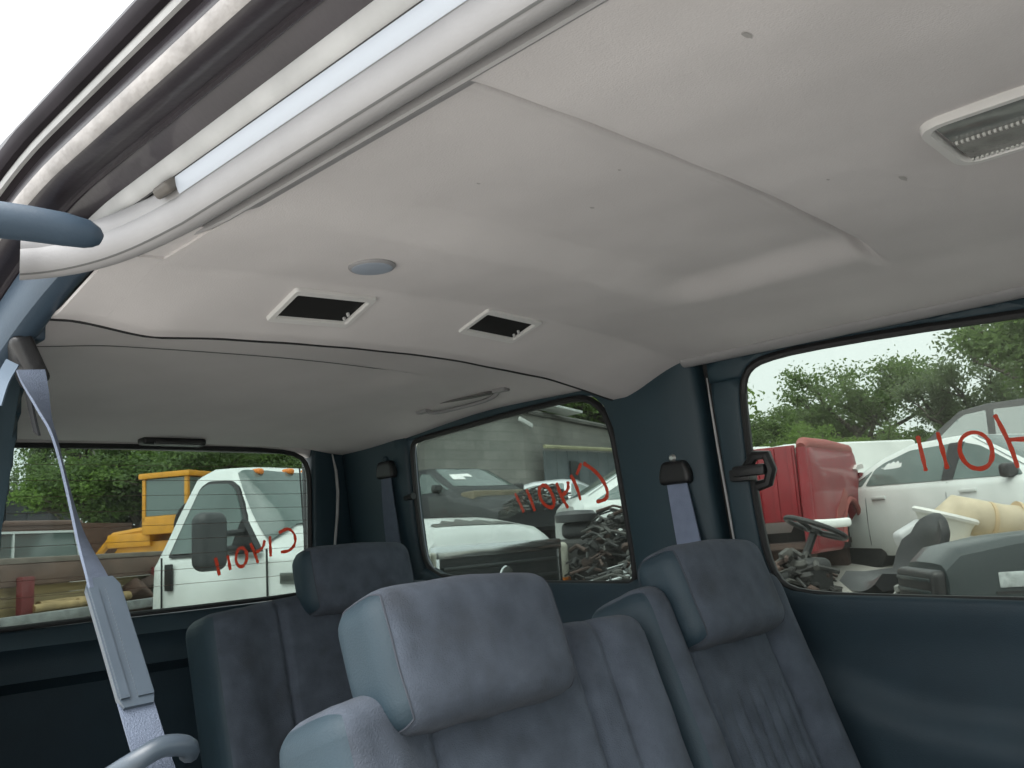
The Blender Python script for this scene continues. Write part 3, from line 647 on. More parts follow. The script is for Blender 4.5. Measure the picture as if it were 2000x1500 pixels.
mb = MB(); sp = [Vector(p) - L for p in cr(path)][24:39]; ribbon(mb, [p + Vector((0, -.004, 0)) for p in sp], (1, 0, .1), [.030] + [.042] * (len(sp) - 2) + [.034], .0045)
ribbon(mb, [p + Vector((-.014, -.0095, 0)) for p in sp[1:-1]], (1, 0, .1), .010, .003); ribbon(mb, [p + Vector((.010, -.0095, 0)) for p in sp[1:-1]], (1, 0, .1), .018, .003); mb.build('sleeve', SLEEVE, belt, angle=60)
mb = MB(); mb.tube([p - L for p in cr([(.412, 1.06, -.240), (.435, 1.025, -.218), (.465, 1.018, -.206), (.495, 1.022, -.212), (.507, 1.04, -.226)])], [.008] + [.012] * 22 + [.011, .008], 10); mb.build('belt_guide', SLEEVE, belt)
mb = MB(); mb.add(*rbox((.034, .060, .085), .012, (4, 5, 6), M=Matrix.Translation(Vector((.462, 1.50, .323)) - L) @ Matrix.Rotation(R(-25), 4, 'Y'))); mb.build('belt_loop', BLACKP, belt)
mb = MB(); mb.add(*rbox((.018, .075, .070), .006, (3, 5, 5), M=Matrix.Translation(Vector((.478, 1.525, .392)) - L))); mb.build('anchor_cover', BLUEL, belt)
mb = MB(); mb.lathe([(.012, 0), (.012, .004), (.007, .009), (.0005, .010)], n=14, M=Matrix.Rotation(R(-110), 3, 'Y'), c=Vector((.462, 1.50, .388)) - L); mb.build('anchor_bolt', STEEL, belt)
# the slack of the webbing behind the loop
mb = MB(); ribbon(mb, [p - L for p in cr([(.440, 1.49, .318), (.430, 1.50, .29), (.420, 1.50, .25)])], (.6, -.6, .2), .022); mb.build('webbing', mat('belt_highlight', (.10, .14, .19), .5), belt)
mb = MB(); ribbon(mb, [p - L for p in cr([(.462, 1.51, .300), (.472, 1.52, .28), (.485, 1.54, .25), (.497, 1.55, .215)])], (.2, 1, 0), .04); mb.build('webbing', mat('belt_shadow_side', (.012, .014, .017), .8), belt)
def wall_belt(nm, y, z, y2, z2, label, extra=False):
    e = empty(nm, far(y, z, .03), 0, label, 'seat belt'); L = Vector(e.location)
    mb = MB(); mb.add(*rbox((.030, .095, .060), .012, (3, 6, 5), lambda q: (q[0], q[1] * (1 - 9 * q[2]) if q[2] > 0 else q[1], q[2]), M=Matrix.Translation((0, 0, -.004)))); mb.build('belt_loop', BLACKP, e)
    mb = MB(); mb.lathe([(.011, .012), (.011, -.004), (.006, -.009), (.0005, -.009)], axis='x', n=14, c=(0, .004, .034)); mb.build('anchor_bolt', STEEL if not extra else BLUEP, e)
    pts = cr([Vector(far(y - .002, z - .02, .036)) - L, Vector(far(lerp(y, y2, .5), lerp(z, z2, .5), .045)) - L, Vector(far(y2, z2, .05)) - L]); mb = MB(); ribbon(mb, pts, (0, 1, 0), .047 if extra else [.058 + .032 * i / (len(pts) - 1) for i in range(len(pts))]); mb.build('webbing', WEB if extra else mat('lit_belt_webbing', (.20, .24, .34), .75, var=.12, vscale=30, bump=.4, bscale=500), e)  # pillar belt gets a lit copy of the webbing, brightness put into its colour
    if extra:
        pts = cr([Vector(far(y + .012, z - .02, .028)) - L, Vector(far(y + .03, z - .2, .028)) - L, Vector(far(y + .03, z - .5, .03)) - L]); mb = MB(); ribbon(mb, pts, (0, 1, 0), .047); mb.build('webbing', WEB, e)
        c = Vector(far(lerp(y, y2, .62), lerp(z, z2, .62), .052)) - L; mb = MB(); mb.box(c, (.005, .075, .010), 0, .002); mb.box(c + Vector((0, -.030, -.02)), (.004, .018, .045), 0, .002); mb.build('belt_tongue', STEEL, e); mb = MB(); mb.box(c + Vector((-.004, 0, 0)), (.004, .05, .012), 0, .001); mb.build('tongue_marking', mat('tongue_brass', (.42, .34, .08), .5), e)
    return e
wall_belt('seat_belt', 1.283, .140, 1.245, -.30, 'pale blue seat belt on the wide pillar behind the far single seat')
wall_belt('seat_belt', 2.462, .262, 2.42, -.36, 'dark blue seat belt with a metal tongue on the corner pillar beside the tailgate', True)

# ================================================================== THE YARD OUTSIDE
def gz(x, y):
    d = x * .9 + y * .4
    z = GZ + interp([(-999, 0), (6, 0), (7.5, .08), (10.4, .53), (13.6, 1.0), (25, 1.5), (60, 2.0), (3000, 2.0)], d)
    return z + (.025 * math.sin(x * 1.7 + y * .6) * math.sin(y * 1.3 - x * .4) if abs(x) + abs(y) < 90 else 0)
def axis_steps():
    a = [-1500, -600, -200, -80, -40, -25, -18]; a += [-14 + i * 1.0 for i in range(0, 15)]; a += [1 + i * .5 for i in range(44)]; a += [24, 27, 31, 36, 45, 60, 90, 200, 600, 1500]; return a
gx = axis_steps(); v = []; f = []; n = len(gx)
for y in gx:
    for x in gx: v.append((x, y, gz(x, y)))
for j in range(n - 1):
    for i in range(n - 1): a = j * n + i; f.append((a, a + 1, a + n + 1, a + n))
GROUND = mat('pale_gravel', (.44, .425, .395), 1.0, spec=.1, var=.28, vscale=1.3, bump=.8, bscale=45, color2=(.32, .31, .29), detail=10)
part('ground', v, f, GROUND, None, kind='structure')

WHITE = mat('white_car_paint', (.60, .62, .60), .3, coat=.4, var=.10, vscale=2.2)
WHITE2 = mat('dull_white_paint', (.58, .60, .59), .4, coat=.2, var=.10, vscale=3)
SILVER = mat('silver_car_paint', (.34, .35, .36), .3, metal=.5, coat=.5)
GREYP = mat('grey_car_paint', (.065, .064, .064), .6, coat=.0, spec=.3, var=.1, vscale=3)
CHAR = mat('charcoal_car_paint', (.022, .023, .026), .5, spec=.3, coat=.12, var=.1, vscale=3)
REDC = mat('red_truck_paint', (.22, .008, .014), .42, coat=.25, var=.2, vscale=3)
REDF = mat('faded_red_paint', (.28, .07, .06), .6, var=.2, vscale=5)
AMBER = mat('amber_lens', (.72, .20, .02), .25, var=.2, vscale=30)
CLEARL = mat('headlamp_lens', (.50, .48, .40), .15, var=.15, vscale=20)
CARGL = mat('vehicle_glass', (.055, .085, .080), .04, spec=.9, coat=1.0)
CARGL2 = mat('pale_vehicle_glass', (.095, .13, .122), .12, spec=.4, coat=.15, var=.35, vscale=1.5)
CHROME = mat('chrome', (.72, .74, .74), .16, metal=1.0)
GRILLE = mat('grille_black', (.014, .016, .017), .35)
TYRE = mat('tyre_rubber', (.018, .018, .018), .85, bump=.4, bscale=60)
RIM = mat('steel_rim', (.26, .26, .26), .4, metal=.8)
RUST = mat('rusty_steel', (.115, .062, .045), .8, var=.4, vscale=9, bump=.4, bscale=40)
RUSTD = mat('dark_rusty_steel', (.075, .045, .036), .85, var=.45, vscale=12, bump=.5, bscale=50)
GREASE = mat('greasy_iron', (.024, .023, .022), .7, var=.5, vscale=14, bump=.5, bscale=40)
ALU = mat('dull_aluminium', (.34, .35, .35), .5, metal=.4, var=.4, vscale=10)
TANP = mat('tan_primer', (.17, .14, .09), .7, var=.35, vscale=6)

def wheel(parent, c, r=.36, w=.24, ax='y', flat=False):
    mb = MB(); mb.lathe([(r * .62, -w / 2), (r * .9, -w / 2), (r, -w * .36), (r, w * .36), (r * .9, w / 2), (r * .62, w / 2)], (0, 0, 0), ax, 28); t = mb.build('wheel', TYRE, parent, loc=c)
    mb = MB(); mb.lathe([(.02, -w * .42), (r * .3, -w * .44), (r * .58, -w * .30), (r * .64, -w * .5), (r * .64, w * .5), (r * .58, w * .30), (r * .3, w * .44), (.02, w * .42)], (0, 0, 0), ax, 24); mb.build('rim', RIM, t); return t
class Body:
    """car body lofted along its length; tab rows: (u, half width, belt height, top height, top half width, bottom height)"""
    def __init__(s, tab): s.tab = sorted(tab)
    def at(s, u): return [interp([(r[0], r[i]) for r in s.tab], u) for i in range(1, 6)]
    def sec(s, u):
        hw, bl, tp, tw, bt = s.at(u); bl = min(bl, tp - .05); ml = lerp(bt, bl, .45)
        return [(hw * .90, bt), (hw * .985, bt + .10), (hw, ml), (hw * .985, bl - .04), (hw * .955, bl), (lerp(hw * .955, tw, .5), lerp(bl, tp - .045, .52)), (tw, tp - .05), (tw * .93, tp - .018), (tw * .6, tp - .002), (0, tp)]
    def build(s, name, m, parent, step=.09, **k):
        us = sorted(set([r[0] for r in s.tab])); U = []
        for a, b in zip(us, us[1:]):
            q = max(1, int(math.ceil((b - a) / step))); U += [a + (b - a) * i / q for i in range(q)]
        U.append(us[-1]); v = []; f = []
        for u in U:
            h = s.sec(u); ring = [(u, -a, b) for a, b in h] + [(u, a, b) for a, b in h[::-1][1:]]; v += ring
        n = 19
        for i in range(len(U) - 1):
            for kx in range(n): f.append((i * n + kx, i * n + (kx + 1) % n, (i + 1) * n + (kx + 1) % n, (i + 1) * n + kx))
        f.append(tuple(range(n))); f.append(tuple((len(U) - 1) * n + kx for kx in range(n))[::-1])
        return part(name, v, f, m, parent, angle=38, **k)
    def side(s, u, w, o=0.0, sg=-1):
        h = s.sec(u); vv = h[0][0]
        for (a, b), (c, d) in zip(h, h[1:]):
            if b <= w <= d: vv = a + (c - a) * (w - b) / max(1e-6, d - b); break
        return (u, sg * (vv + o), w)
    def top(s, u, vv, o=0.0):
        h = s.sec(u)[::-1]; a_ = abs(vv); z = h[0][1]
        for (a, b), (c, d) in zip(h, h[1:]):
            if a <= a_ <= c + 1e-9: z = b + (d - b) * (a_ - a) / max(1e-6, c - a); break
        return (u, vv, z + o)
    def side_panel(s, name, poly, m, parent, sg=-1, o=.006, th=.012, r=.03, **k):
        P = [Vector(p) for p in rnd_poly(poly, r, 3)]; P = densify(P, .12); n = len(P); c = Vector((sum(p.x for p in P) / n, sum(p.y for p in P) / n))
        v = [s.side(p.x, p.y, o, sg) for p in P] + [s.side(p.x, p.y, o - th, sg) for p in P] + [s.side(c.x, c.y, o, sg)]
        f = [(i, (i + 1) % n, 2 * n) for i in range(n)] + [(i, n + i, n + (i + 1) % n, (i + 1) % n) for i in range(n)]
        return part(name, v, f, m, parent, angle=50, **k)
    def screen(s, name, u0, u1, w0, w1, m, parent, o=.007, bow=0.0, n=10, nv=10):
        v = []; f = []
        for i in range(n + 1):
            t = i / n; hw = lerp(w0, w1, t)
            for j in range(nv + 1):
                q = -1 + 2 * j / nv; u = lerp(u0, u1, t) - bow * q * q; v.append(s.top(u, q * hw, o))
        for i in range(n):
            for j in range(nv): a = i * (nv + 1) + j; f.append((a, a + 1, a + nv + 2, a + nv + 1))
        return part(name, v, f, m, parent, angle=60)

# ---- white heavy pickup (cab and front end)
def white_truck():
    e = empty('pickup_truck', (4.55, 4.56, GZ), R(-78.4), 'white heavy pickup with amber roof markers and big black tow mirrors', 'truck')
    T = Body([(.02, .82, .95, 1.07, .66, .55), (-.03, .93, 1.07, 1.22, .76, .48), (-.12, .985, 1.12, 1.29, .74, .46), (-.45, 1.0, 1.16, 1.37, .68, .46), (-1.0, 1.0, 1.18, 1.375, .62, .46), (-1.16, 1.0, 1.17, 1.345, .58, .46), (-1.30, 1.0, 1.18, 1.345, .60, .46), (-1.42, 1.0, 1.20, 1.42, .68, .46),
              (-1.92, 1.0, 1.20, 1.845, .70, .46), (-2.02, 1.0, 1.20, 1.89, .70, .46), (-2.25, 1.0, 1.20, 1.90, .70, .46), (-2.42, .99, 1.20, 1.86, .69, .46), (-2.54, .985, 1.20, 1.60, .76, .46), (-2.60, .97, 1.18, 1.26, .80, .46)])
    T.build('body', WHITE, e)
    T.screen('windscreen', -1.36, -1.88, .86, .70, CARGL2, e, bow=.05, o=.024, n=28, nv=36)
    for sg in (-1, 1):
        w = T.side_panel('side_window', [(-2.40, 1.23), (-1.58, 1.23), (-1.67, 1.36), (-1.90, 1.70), (-1.97, 1.745), (-2.20, 1.76), (-2.28, 1.72)], CARGL2, e, sg, o=.026)
        T.side_panel('window_frame', [(-2.43, 1.205), (-1.54, 1.205), (-1.645, 1.365), (-1.885, 1.72), (-1.96, 1.768), (-2.205, 1.783), (-2.30, 1.74)], RUBBER, w, sg, o=.018, th=.03)
        d = MB(); d.box((-2.36, sg * 1.003, 1.06), (.085, .02, .20), 0, .008); d.build('door_handle', BLACKP, e)
        d = MB(); d.box((-1.285, sg * 1.004, .86), (.008, .012, .74)); d.build('door_seam', RUBBER, e); d = MB(); d.box((-2.45, sg * 1.0, .86), (.008, .012, .70)); d.build('door_seam', RUBBER, e)
        d = MB(); d.box((-1.06, sg * 1.004, 1.02), (.19, .014, .075), 0, .008); bd = d.build('fender_badge', mat('badge_grey', (.11, .12, .11), .4), e)
        d = MB(); d.box((-1.06, sg * 1.012, 1.02), (.15, .006, .035), 0, .002); d.build('badge_bar', mat('badge_dark', (.05, .055, .05), .4), bd)
        # towing mirror
        if sg < 0:
         M = Matrix.Translation((-1.52, sg * 1.30, 1.30)); d = MB(); d.add(*rbox((.16, .24, .40), .07, (6, 8, 8), lambda q: (q[0], q[1], q[2]), M=M)); mr = d.build('tow_mirror', mat('mirror_black', (.030, .032, .034), .5), e)
         d = MB(); d.tube([(-1.50, sg * 1.19, 1.35), (-1.50, sg * 1.0, 1.36)], .022, 8); d.tube([(-1.50, sg * 1.19, 1.24), (-1.50, sg * 1.0, 1.25)], .022, 8); d.build('mirror_arm', BLACKP, mr)
         d = MB(); d.prism([(-1.36, 1.21), (-1.66, 1.21), (-1.58, 1.36), (-1.52, 1.45)], lambda a, b, c: (a, sg * (.965 + c), b), 0, .055); d.build('mirror_base', BLACKP, mr)
        d = MB(); d.add(*rbox((.15, .17, .32), .04, (5, 5, 6), lambda q: (q[0] - abs(q[1]) * .2, q[1], q[2]), M=Matrix.Translation((-.035, sg * .893, .975)))); hl = d.build('headlight', CLEARL, e)
        d = MB(); d.add(*rbox((.155, .175, .14), .03, (5, 5, 4), lambda q: (q[0] - abs(q[1]) * .2, q[1], q[2]), M=Matrix.Translation((-.030, sg * .895, .80)))); d.build('turn_signal', AMBER, hl)
        for u in (-.88,): wheel(e, (u, sg * .86, .40), .40, .26)
    d = MB(); d.box((.024, 0, 1.125), (.06, 1.62, .085), 0, .02); d.box((.022, .785, .90), (.05, .045, .44), 0, .012); d.box((.022, -.785, .90), (.05, .045, .42), 0, .012); d.build('grille_surround', CHROME, e)
    d = MB(); d.box((.020, 0, .90), (.03, 1.54, .40)); gr = d.build('grille', GRILLE, e)
    for k in range(3):
        d = MB(); d.box((.038, 0, 1.02 - k * .115), (.022, 1.46, .022), 0, .005); d.build('grille_bar', mat('grille_grey', (.06, .065, .065), .35, metal=.5), gr)
    d = MB(); d.lathe([(.0, 0), (.10, 0), (.105, .012), (.098, .020), (.0, .022)], (.036, 0, .90), 'x', 28); b = d.build('grille_badge', CHROME, gr)
    d = MB(); d.box((.06, 0, .52), (.16, 2.0, .22), 0, .05); d.build('bumper', CHROME, e)
    # damaged dark patch where paint is gone from the hood's leading edge
    v = []; f = []; N = 14
    for i in range(N + 1):
        y = -.52 + 1.05 * i / N; w = .05 + .16 * math.sin(math.pi * i / N) * (.8 + .3 * math.sin(i * 2.1)); v += [T.top(-.16, y, .005), T.top(-.16 - w, y, .005)]
    for i in range(N): f.append((2 * i, 2 * i + 2, 2 * i + 3, 2 * i + 1))
    part('hood_damage', v, f, mat('bare_hood_patch', (.10, .10, .09), .7, var=.6, vscale=14), e)
    for k in range(5):
        y = (-.46, -.18, 0, .18, .46)[k] * 1.15; p = T.top(-1.90, y, .0); d = MB(); d.add(*rbox((.10, .065, .05), .022, (4, 4, 3), M=Matrix.Translation((p[0], p[1], p[2] + .018)))); d.build('roof_marker', AMBER, e)
    d = MB(); d.tube([(-1.22, -.70, 1.22), (-1.26, -.70, 1.80)], .006, 6); d.build('aerial', BLACKP, e)
    d = MB(); d.tube([(-1.235, .30, 1.335), (-1.24, -.45, 1.365)], .010, 6); d.build('wiper', BLACKP, e)
    for sg in (-1, 1):
        d = MB(); d.box((-3.7, sg * .42, .62), (2.3, .08, .20), 0, .01); d.build('frame_rail', RUSTD, e)
    d = MB(); d.box((-3.4, 0, .66), (.12, .9, .16), 0, .02); d.box((-4.3, 0, .66), (.12, .9, .16), 0, .02); d.build('cross_member', RUSTD, e)
    for sg in (-1, 1): wheel(e, (-3.9, sg * .82, .40), .40, .26)
white_truck()

def car(name, loc, yaw, tab, m, label, sides, screens, glass=CARGL, wheels=(1.3, -1.35), wr=.32, wy=.76, handles=(), mirror=None, group=None, trims=()):
    e = empty(name, loc, R(yaw), label, 'car', group); B = Body(tab); B.build('body', m, e)
    for s in screens: B.screen(*s[:1], *s[1:5], s[5] if len(s) > 5 else glass, e, bow=s[6] if len(s) > 6 else .05)
    for sg in (-1, 1):
        for p in sides: B.side_panel('side_window', p, glass, e, sg, o=.008)
        for p in trims: B.side_panel('door_pillar', p, RUBBER, e, sg, o=.012, r=.005)
        for (u, w) in handles:
            p = B.side(u, w, .008, sg); d = MB(); d.box(p, (.20, .03, .035), 0, .012); d.build('door_handle', m, e)
        if mirror:
            p = B.side(mirror[0], mirror[1], .10, sg); d = MB(); d.add(*rbox((.10, .20, .14), .045, (4, 5, 4), M=Matrix.Translation(p))); d.build('side_mirror', BLACKP, e)
        for u in wheels: wheel(e, (u, sg * wy, wr), wr, .21)
    return e, B
# ---- white sedan by the far door window
SED = [(2.25, .62, .55, .62, .45, .32), (2.15, .80, .62, .74, .62, .25), (1.6, .88, .74, .88, .72, .22), (.95, .90, .88, .99, .74, .22), (.80, .90, .93, 1.03, .72, .22), (.05, .90, .94, 1.43, .60, .22), (-.20, .90, .95, 1.46, .60, .22), (-.75, .90, .96, 1.445, .59, .22), (-1.25, .89, .98, 1.32, .57, .22), (-1.75, .88, 1.0, 1.08, .66, .22), (-2.15, .84, .95, 1.03, .66, .26), (-2.28, .72, .82, .92, .55, .34)]
ex, B = car('sedan', (10.45, 2.72, -.69), -113, SED, WHITE2, 'white four-door sedan parked behind the cream basin, seen through the far door window',
    [[(-1.52, 1.00), (-1.30, 1.00), (-1.27, 1.185)], [(-1.24, 1.00), (-.16, .985), (-.18, 1.365), (-.72, 1.355), (-1.12, 1.255), (-1.24, 1.19)], [(-.06, .985), (.72, .97), (.55, 1.10), (.16, 1.31), (-.04, 1.365)]],
    [('windscreen', .74, .08, .70, .57), ('rear_window', -1.70, -1.22, .60, .52)], CARGL2, handles=((-1.02, .86), (.16, .86)), mirror=(.62, 1.02), wheels=(1.38, -1.38), trims=[[(-.18, .985), (-.04, .985), (-.02, 1.37), (-.20, 1.37)]])
for sg in (-1, 1):
    for u in (-.11, .82, -1.22):
        B.side_panel('door_seam', [(u - .004, .34), (u + .004, .34), (u + .004, .96), (u - .004, .96)], RUBBER, ex, sg, o=.003, r=.001)
    d = MB(); d.box(B.side(-.15, .55, .004, sg), (.9, .018, .02), 0, .004); d.build('side_moulding', mat('shade_grey_strip', (.22, .23, .23), .5), ex)
# ---- charcoal stripped car
DK = [(.35, .70, .62, .72, .50, .35), (.1, .80, .70, .82, .60, .30), (-.75, .86, .88, .98, .66, .28), (-.85, .88, .96, 1.06, .70, .28), (-1.70, .88, 1.0, 1.46, .60, .28), (-2.0, .88, 1.0, 1.50, .60, .28), (-3.0, .88, 1.02, 1.50, .60, .28), (-3.6, .87, 1.02, 1.40, .60, .28), (-3.95, .80, .95, 1.05, .62, .34)]
ex, B = car('stripped_car', (10.35, 9.85, -.22), -100, DK, CHAR, 'charcoal stripped car with a white paper on its windscreen, in front of the block building',
    [[(-1.98, 1.03), (-1.05, 1.03), (-1.70, 1.36), (-1.98, 1.40)], [(-2.9, 1.04), (-2.06, 1.03), (-2.06, 1.40), (-2.9, 1.40)]],
    [('windscreen', -.92, -1.66, .74, .62, CARGL2, .08)], CARGL2, wheels=(-.35, -3.2), mirror=(-1.15, 1.08))
v = [B.top(-1.22, -.46, .014), B.top(-1.20, -.22, .014), B.top(-1.33, -.20, .014), B.top(-1.30, -.02, .014), B.top(-1.44, -.02, .014), B.top(-1.42, -.42, .014)]
part('paper_notice', v + [(a, b, c + .003) for a, b, c in v], [tuple(range(6)), tuple(range(6, 12))[::-1]] + [(i, (i + 1) % 6, 6 + (i + 1) % 6, 6 + i) for i in range(6)], mat('white_paper', (.85, .85, .83), .8), ex)
d = MB(); d.box((-.55, 0, .84), (.40, 1.30, .30), 0, .05); d.build('bare_cowl', TANP, ex)
d = MB(); d.box((-.42, -.35, .95), (.02, .22, .10), 0, .01); d.box((-.42, .1, .95), (.02, .08, .08), 0, .01); d.build('cowl_opening', GREASE, ex)
# ---- silver car and white car further along
SED2 = [(u, a, b, c, dd, ee) for (u, a, b, c, dd, ee) in SED]
car('silver_car', (13.0, 10.9, -.45), -52, SED2, SILVER, 'silver car half hidden between the stripped car and the white one', [[(-1.24, 1.00), (-.16, .985), (-.18, 1.365), (-.72, 1.355), (-1.24, 1.22)], [(-.06, .985), (.72, .97), (.16, 1.31), (-.04, 1.365)]], [('windscreen', .74, .08, .70, .57)], CARGL2)
HB = [(.74, .82, .80, .92, .66, .26), (.66, .86, .90, 1.00, .70, .24), (-.15, .87, .92, 1.44, .60, .24), (-.5, .87, .93, 1.50, .60, .24), (-1.6, .87, .95, 1.47, .58, .24), (-2.1, .82, .95, 1.10, .60, .3)]
ex, B = car('white_hatchback', (8.46, 6.33, -.62), 140, HB, WHITE, 'white hatchback with its arched door frame showing behind the engine scrap', [[(-.85, .96), (.52, .95), (.20, 1.13), (-.14, 1.33), (-.45, 1.41), (-.85, 1.42)], [(-1.6, .98), (-.97, .97), (-.97, 1.41), (-1.5, 1.38)]], [('windscreen', .62, -.10, .68, .56)], CARGL2, wheels=(-1.5,))
# ---- grey van-like truck beyond, white van roof
GV = [(2.0, .80, .80, .95, .6, .4), (1.3, .95, 1.0, 1.15, .75, .35), (1.1, .96, 1.10, 1.22, .74, .35), (.35, .96, 1.12, 1.80, .68, .35), (-.1, .96, 1.12, 1.88, .68, .35), (-1.2, .96, 1.12, 1.90, .68, .35), (-2.4, .95, 1.12, 1.86, .68, .35), (-2.6, .9, 1.0, 1.2, .68, .4)]
car('grey_truck', (17.85, 4.95, -.05), 100, GV, GREYP, 'dull grey truck cab standing beyond the white sedan roof', [[(-.08, 1.16), (.92, 1.14), (.40, 1.62), (.26, 1.70), (-.08, 1.74)], [(-1.0, 1.16), (-.20, 1.16), (-.20, 1.74), (-1.0, 1.74)]], [('windscreen', 1.06, .38, .72, .64)], CARGL, wheels=(1.2, -1.6), wr=.38, wy=.82)
car('white_van', (13.9, 7.2, -.55), 150, [(1.6, .8, .8, .95, .6, .4), (1.0, .95, 1.0, 1.2, .8, .35), (.4, .96, 1.1, 1.68, .78, .35), (.1, .96, 1.1, 1.76, .78, .35), (-2.2, .96, 1.1, 1.76, .78, .35), (-2.4, .9, 1.0, 1.2, .7, .4)], WHITE, 'white van whose roof just shows over the red truck bed', [[(-.6, 1.14), (.5, 1.14), (.2, 1.58), (-.6, 1.58)]], [('windscreen', .9, .42, .8, .74)], CARGL2)

# ---- red pickup bed section
def red_bed():
    e = empty('truck_bed', (8.62, 4.12, -.78), R(8.4), 'red pickup bed section with a big wheel arch, standing left of the white sedan', 'truck bed')
    arch = [(1.27 + .40 * math.cos(R(a)), .50 + .46 * math.sin(R(a))) for a in range(180, -1, -12)]
    prof = [(.0, .42), (.0, 1.44), (.05, 1.54), (1.70, 1.56), (1.80, 1.50), (1.93, 1.18), (1.95, .80), (1.86, .44), (1.68, .40)] + arch[::-1] + [(.86, .42)]
    sk = panel('near_side', prof, lambda a, b, o: (a, .03 - o, b), REDC, e, r=.06, th=.05, step=.08, dome=.035, domer=.3, extra=lambda a, b: .03 * ss(.30, .0, abs(math.hypot(a - 1.27, b - .50) - .52)))
    mb = MB(); mb.prism(prof, lambda a, b, d: (a, d, b), 1.62, 1.67); mb.build('opposite_side', REDC, e, angle=30)
    mb = MB(); mb.tube([(.02, .05, 1.50), (.10, .05, 1.535), (.9, .05, 1.545), (1.68, .05, 1.53), (1.78, .05, 1.47)], [.05, .075, .08, .075, .05], 14); mb.tube([(.05, 1.62, 1.53), (1.7, 1.62, 1.53)], .07, 12); mb.build('top_rail', REDF, e)
    mb = MB(); mb.tube([(a, -.045, b) for a, b in arch], .032, 8); mb.build('arch_lip', REDF, sk)
    mb = MB(); mb.prism([(.95, .42), (.95, .95), (1.6, .95), (1.6, .42)], lambda a, b, d: (a, d, b), .10, .60); mb.build('wheel_housing', GREASE, e)
    mb = MB(); mb.box((.0, .86, 1.14), (.05, 1.50, .78), 0, .015); mb.build('front_panel', REDC, e)
    for k in range(9):
        mb = MB(); mb.box((-.032, .16 + k * .185, 1.14), (.03, .055, .74), 0, .010); mb.build('panel_rib', REDC, e)
    mb = MB(); mb.tube([(.01, .05, .45), (.005, .05, 1.0), (.02, .05, 1.50)], .058, 12); mb.build('corner_post', REDC, e)
    mb = MB(); mb.box((.9, .85, .50), (1.8, 1.5, .06)); mb.build('bed_floor', RUSTD, e)
    mb = MB(); mb.add(*rbox((.12, .06, .34), .025, (4, 3, 6), M=Matrix.Translation((1.84, -.045, 1.10)))); mb.build('tail_lamp', mat('dark_red_lens', (.16, .006, .012), .2), e)
    mb = MB(); mb.prism([(1.48, 1.30), (1.60, 1.35), (1.82, 1.37), (1.86, 1.32), (1.6, 1.29)], lambda a, b, d: (a, d, b), -.085, -.02); mb.build('reverse_lamp', mat('pale_lens', (.62, .58, .56), .3), e)
    mb = MB(); mb.prism([(.55, .70), (.62, .84), (1.0, 1.08), (1.10, 1.02), (.95, .85)], lambda a, b, d: (a, d, b), -.072, -.04); mb.build('faded_patch', REDF, e)
    for u in (.35, 1.7):
        mb = MB(); mb.box((u, .8, .24), (.25, 1.3, .48), 0, .02); mb.build('timber_block', RUSTD, e)
red_bed()
mb = MB(); mb.add(*rbox((.42, .10, .09), .035, (8, 4, 4), lambda q: (q[0], q[1], q[2] + .12 * q[0] * q[0]), M=Matrix.Translation((0, 0, 0)))); mb.build('white_pipe', mat('white_plastic', (.72, .74, .72), .4), None, loc=(8.72, 3.98, -.07), rot=(0, 0, R(-30)), label='short white plastic bumper piece lying in the red wheel arch', cat='plastic scrap')
mb = MB(); mb.box((0, 0, .04), (.55, .42, .08), 0, .01, ); mb.box((0, 0, -.16), (.46, .34, .34), 0, .01); mb.build('white_box', mat('box_white', (.58, .58, .55), .7), None, loc=(14.9, 6.15, 1.05), rot=(0, 0, R(20)), label='small white box with a dark lid behind the red truck bed', cat='box')

# ---- lawn tractors
def bucket_seat(parent, c, rz, m, s=1.0):
    v = []; f = []; prof = [(-.24, .03), (-.20, -.01), (-.05, .0), (.12, .01), (.19, .06), (.235, .18), (.275, .32), (.30, .43), (.285, .445), (.25, .43), (.215, .30), (.17, .17), (.10, .085), (-.08, .075), (-.19, .085)]
    N = 9; n = len(prof)
    for j in range(N + 1):
        q = -1 + 2 * j / N; wid = .235; sc = 1 - .05 * q * q
        for a, b in prof:
            hh = max(0, b); lift = .05 * q * q if b < .2 else -.10 * (abs(q) ** 3) * ss(.3, .45, b); v.append((a - .04 * q * q * (1 if b > .15 else 0), q * wid * (1 - .25 * ss(.25, .45, b)), b + lift))
    for j in range(N):
        for k in range(n): f.append((j * n + k, j * n + (k + 1) % n, (j + 1) * n + (k + 1) % n, (j + 1) * n + k))
    f.append(tuple(range(n))); f.append(tuple(N * n + k for k in range(n))[::-1])
    M = Matrix.Translation(c) @ Matrix.Rotation(rz, 4, 'Z') @ Matrix.Scale(s, 4); return part('seat', [M @ Vector(q) for q in v], f, m, parent, angle=60)
